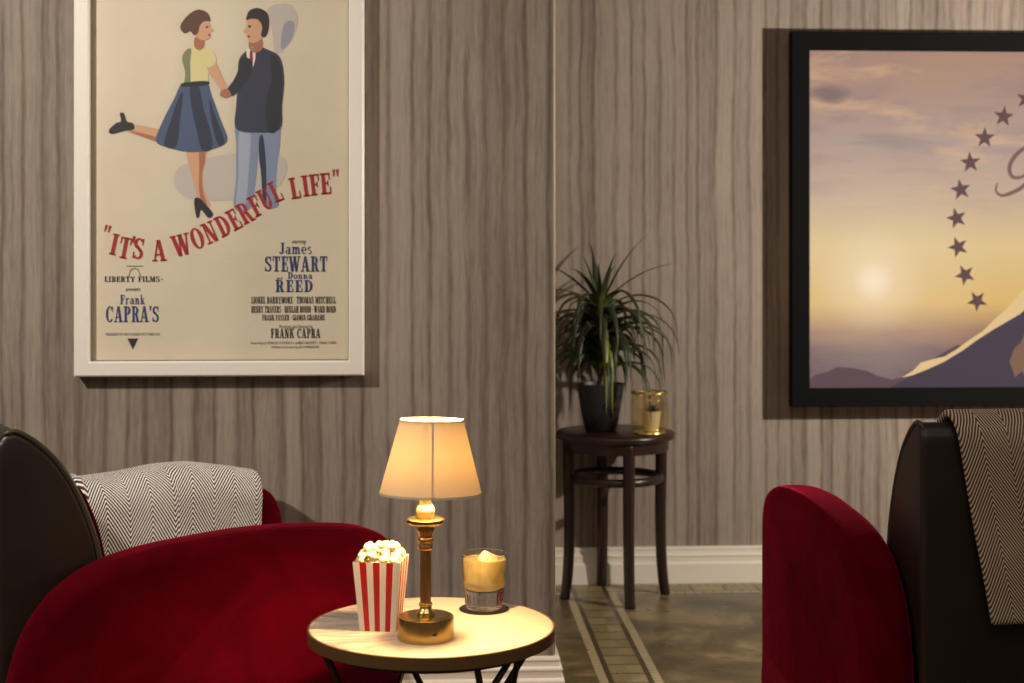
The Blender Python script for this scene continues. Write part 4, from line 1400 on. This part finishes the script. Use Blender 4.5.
HX, HY = 0.474, 5.180
jar = empty('glass_lantern', (HX, HY, NZ))
tag(jar, 'small amber glass lantern with a gold foot and gold rim on the dark wooden stand', 'lantern')
g = G(); lathe(g, [(0.0, 0.0), (0.052, 0.0), (0.055, 0.003), (0.053, 0.008), (0.046, 0.010), (0.0, 0.010)], 48)
obj('brass_foot', g, M['brass_shiny'], jar, sharp=50)
g = G(); lathe(g, [(0.058, 0.0105), (0.064, 0.03), (0.0665, 0.07), (0.064, 0.115), (0.060, 0.140), (0.0585, 0.140), (0.0625, 0.115), (0.065, 0.07), (0.0625, 0.03), (0.0565, 0.0105), (0.058, 0.0105)], 56)
obj('glass_shade', g, M['amber_glass'], jar)
g = G()
tube(g, [(0.0595 * math.cos(2 * PI * i / 48), 0.0595 * math.sin(2 * PI * i / 48), 0.1425 + 0.003 * math.sin(6 * 2 * PI * i / 48)) for i in range(48)], 0.0042, 8, True)
obj('gold_rim', g, M['brass_shiny'], jar)
mini = empty('potted_succulent', (HX + 0.006, HY, NZ + 0.0105))
tag(mini, 'tiny green plant in a cream pot inside the amber glass lantern', 'plant')
g = G(); lathe(g, [(0.0, 0.0), (0.024, 0.0), (0.026, 0.003), (0.034, 0.064), (0.034, 0.068), (0.031, 0.068), (0.029, 0.060), (0.0, 0.059)], 40)
obj('pot', g, M['cream_pot'], mini, sharp=60)
g = G(); rnd = random.Random(9)
for i in range(16):
    leaf(g, (0, 0, 0.058), i * 2.4, rnd.uniform(.035, .055), rnd.uniform(.6, 1.4), .8, .006, n=6)
obj('foliage', g, M['leaf'], mini)

# ------------------------------------------------------------------ light
def spot(name, loc, target, power, col, size_deg, blend, radius):
    l = bpy.data.lights.new(name, 'SPOT'); l.energy = power; l.color = col; l.spot_size = math.radians(size_deg); l.spot_blend = blend; l.shadow_soft_size = radius
    o = bpy.data.objects.new(name, l); COL.objects.link(o); o.location = loc
    d = Vector(target) - Vector(loc); o.rotation_euler = d.to_track_quat('-Z', 'Y').to_euler()
    return o
def area(name, loc, target, power, col, sx, sy):
    l = bpy.data.lights.new(name, 'AREA'); l.shape = 'RECTANGLE'; l.size = sx; l.size_y = sy; l.energy = power; l.color = col
    o = bpy.data.objects.new(name, l); COL.objects.link(o); o.location = loc
    d = Vector(target) - Vector(loc); o.rotation_euler = d.to_track_quat('-Z', 'Y').to_euler()
    return o
spot('ceiling_spot', (-2.25, 1.50, 2.68), (-1.0, 3.95, 1.0), 310, (1.0, 0.92, 0.81), 74, 1.0, 0.05)
spot('right_wall_lamp', (2.44, 3.80, 1.58), (1.6, 5.5, 1.1), 215, (1.0, 0.91, 0.81), 165, 0.35, 0.035)
area('added_fill', (0.5, 1.2, 2.65), (0.3, 3.6, 0.6), 15, (1.0, 0.88, 0.76), 2.2, 1.6)  # unseen soft fill added overhead to lift the right blanket and the shadows

w = bpy.data.worlds.new('room ambience'); S.world = w; w.use_nodes = True
w.node_tree.nodes['Background'].inputs[0].default_value = (0.9, 0.72, 0.56, 1); w.node_tree.nodes['Background'].inputs[1].default_value = 0.10

# ------------------------------------------------------------------ camera
cam = bpy.data.cameras.new('camera'); co = bpy.data.objects.new('camera', cam); COL.objects.link(co)
co.location = (0, 0, 1.2); co.rotation_euler = (PI / 2, 0, 0)
cam.sensor_width = 36.0; cam.lens = 1500 / 1024 * 36.0
cam.shift_y = -(341.5 - 255) / 1024
cam.clip_start = 0.05
cam.dof.use_dof = True; cam.dof.focus_distance = 3.05; cam.dof.aperture_fstop = 5.0
S.camera = co
S.view_settings.view_transform = 'Standard'; S.view_settings.look = 'None'
S.view_settings.exposure = 0.0; S.view_settings.gamma = 1.0; S.view_settings.use_curve_mapping = False
S.cycles.use_denoising = True
S.cycles.sample_clamp_indirect = 4.0
S.cycles.max_bounces = 10; S.cycles.transmission_bounces = 10
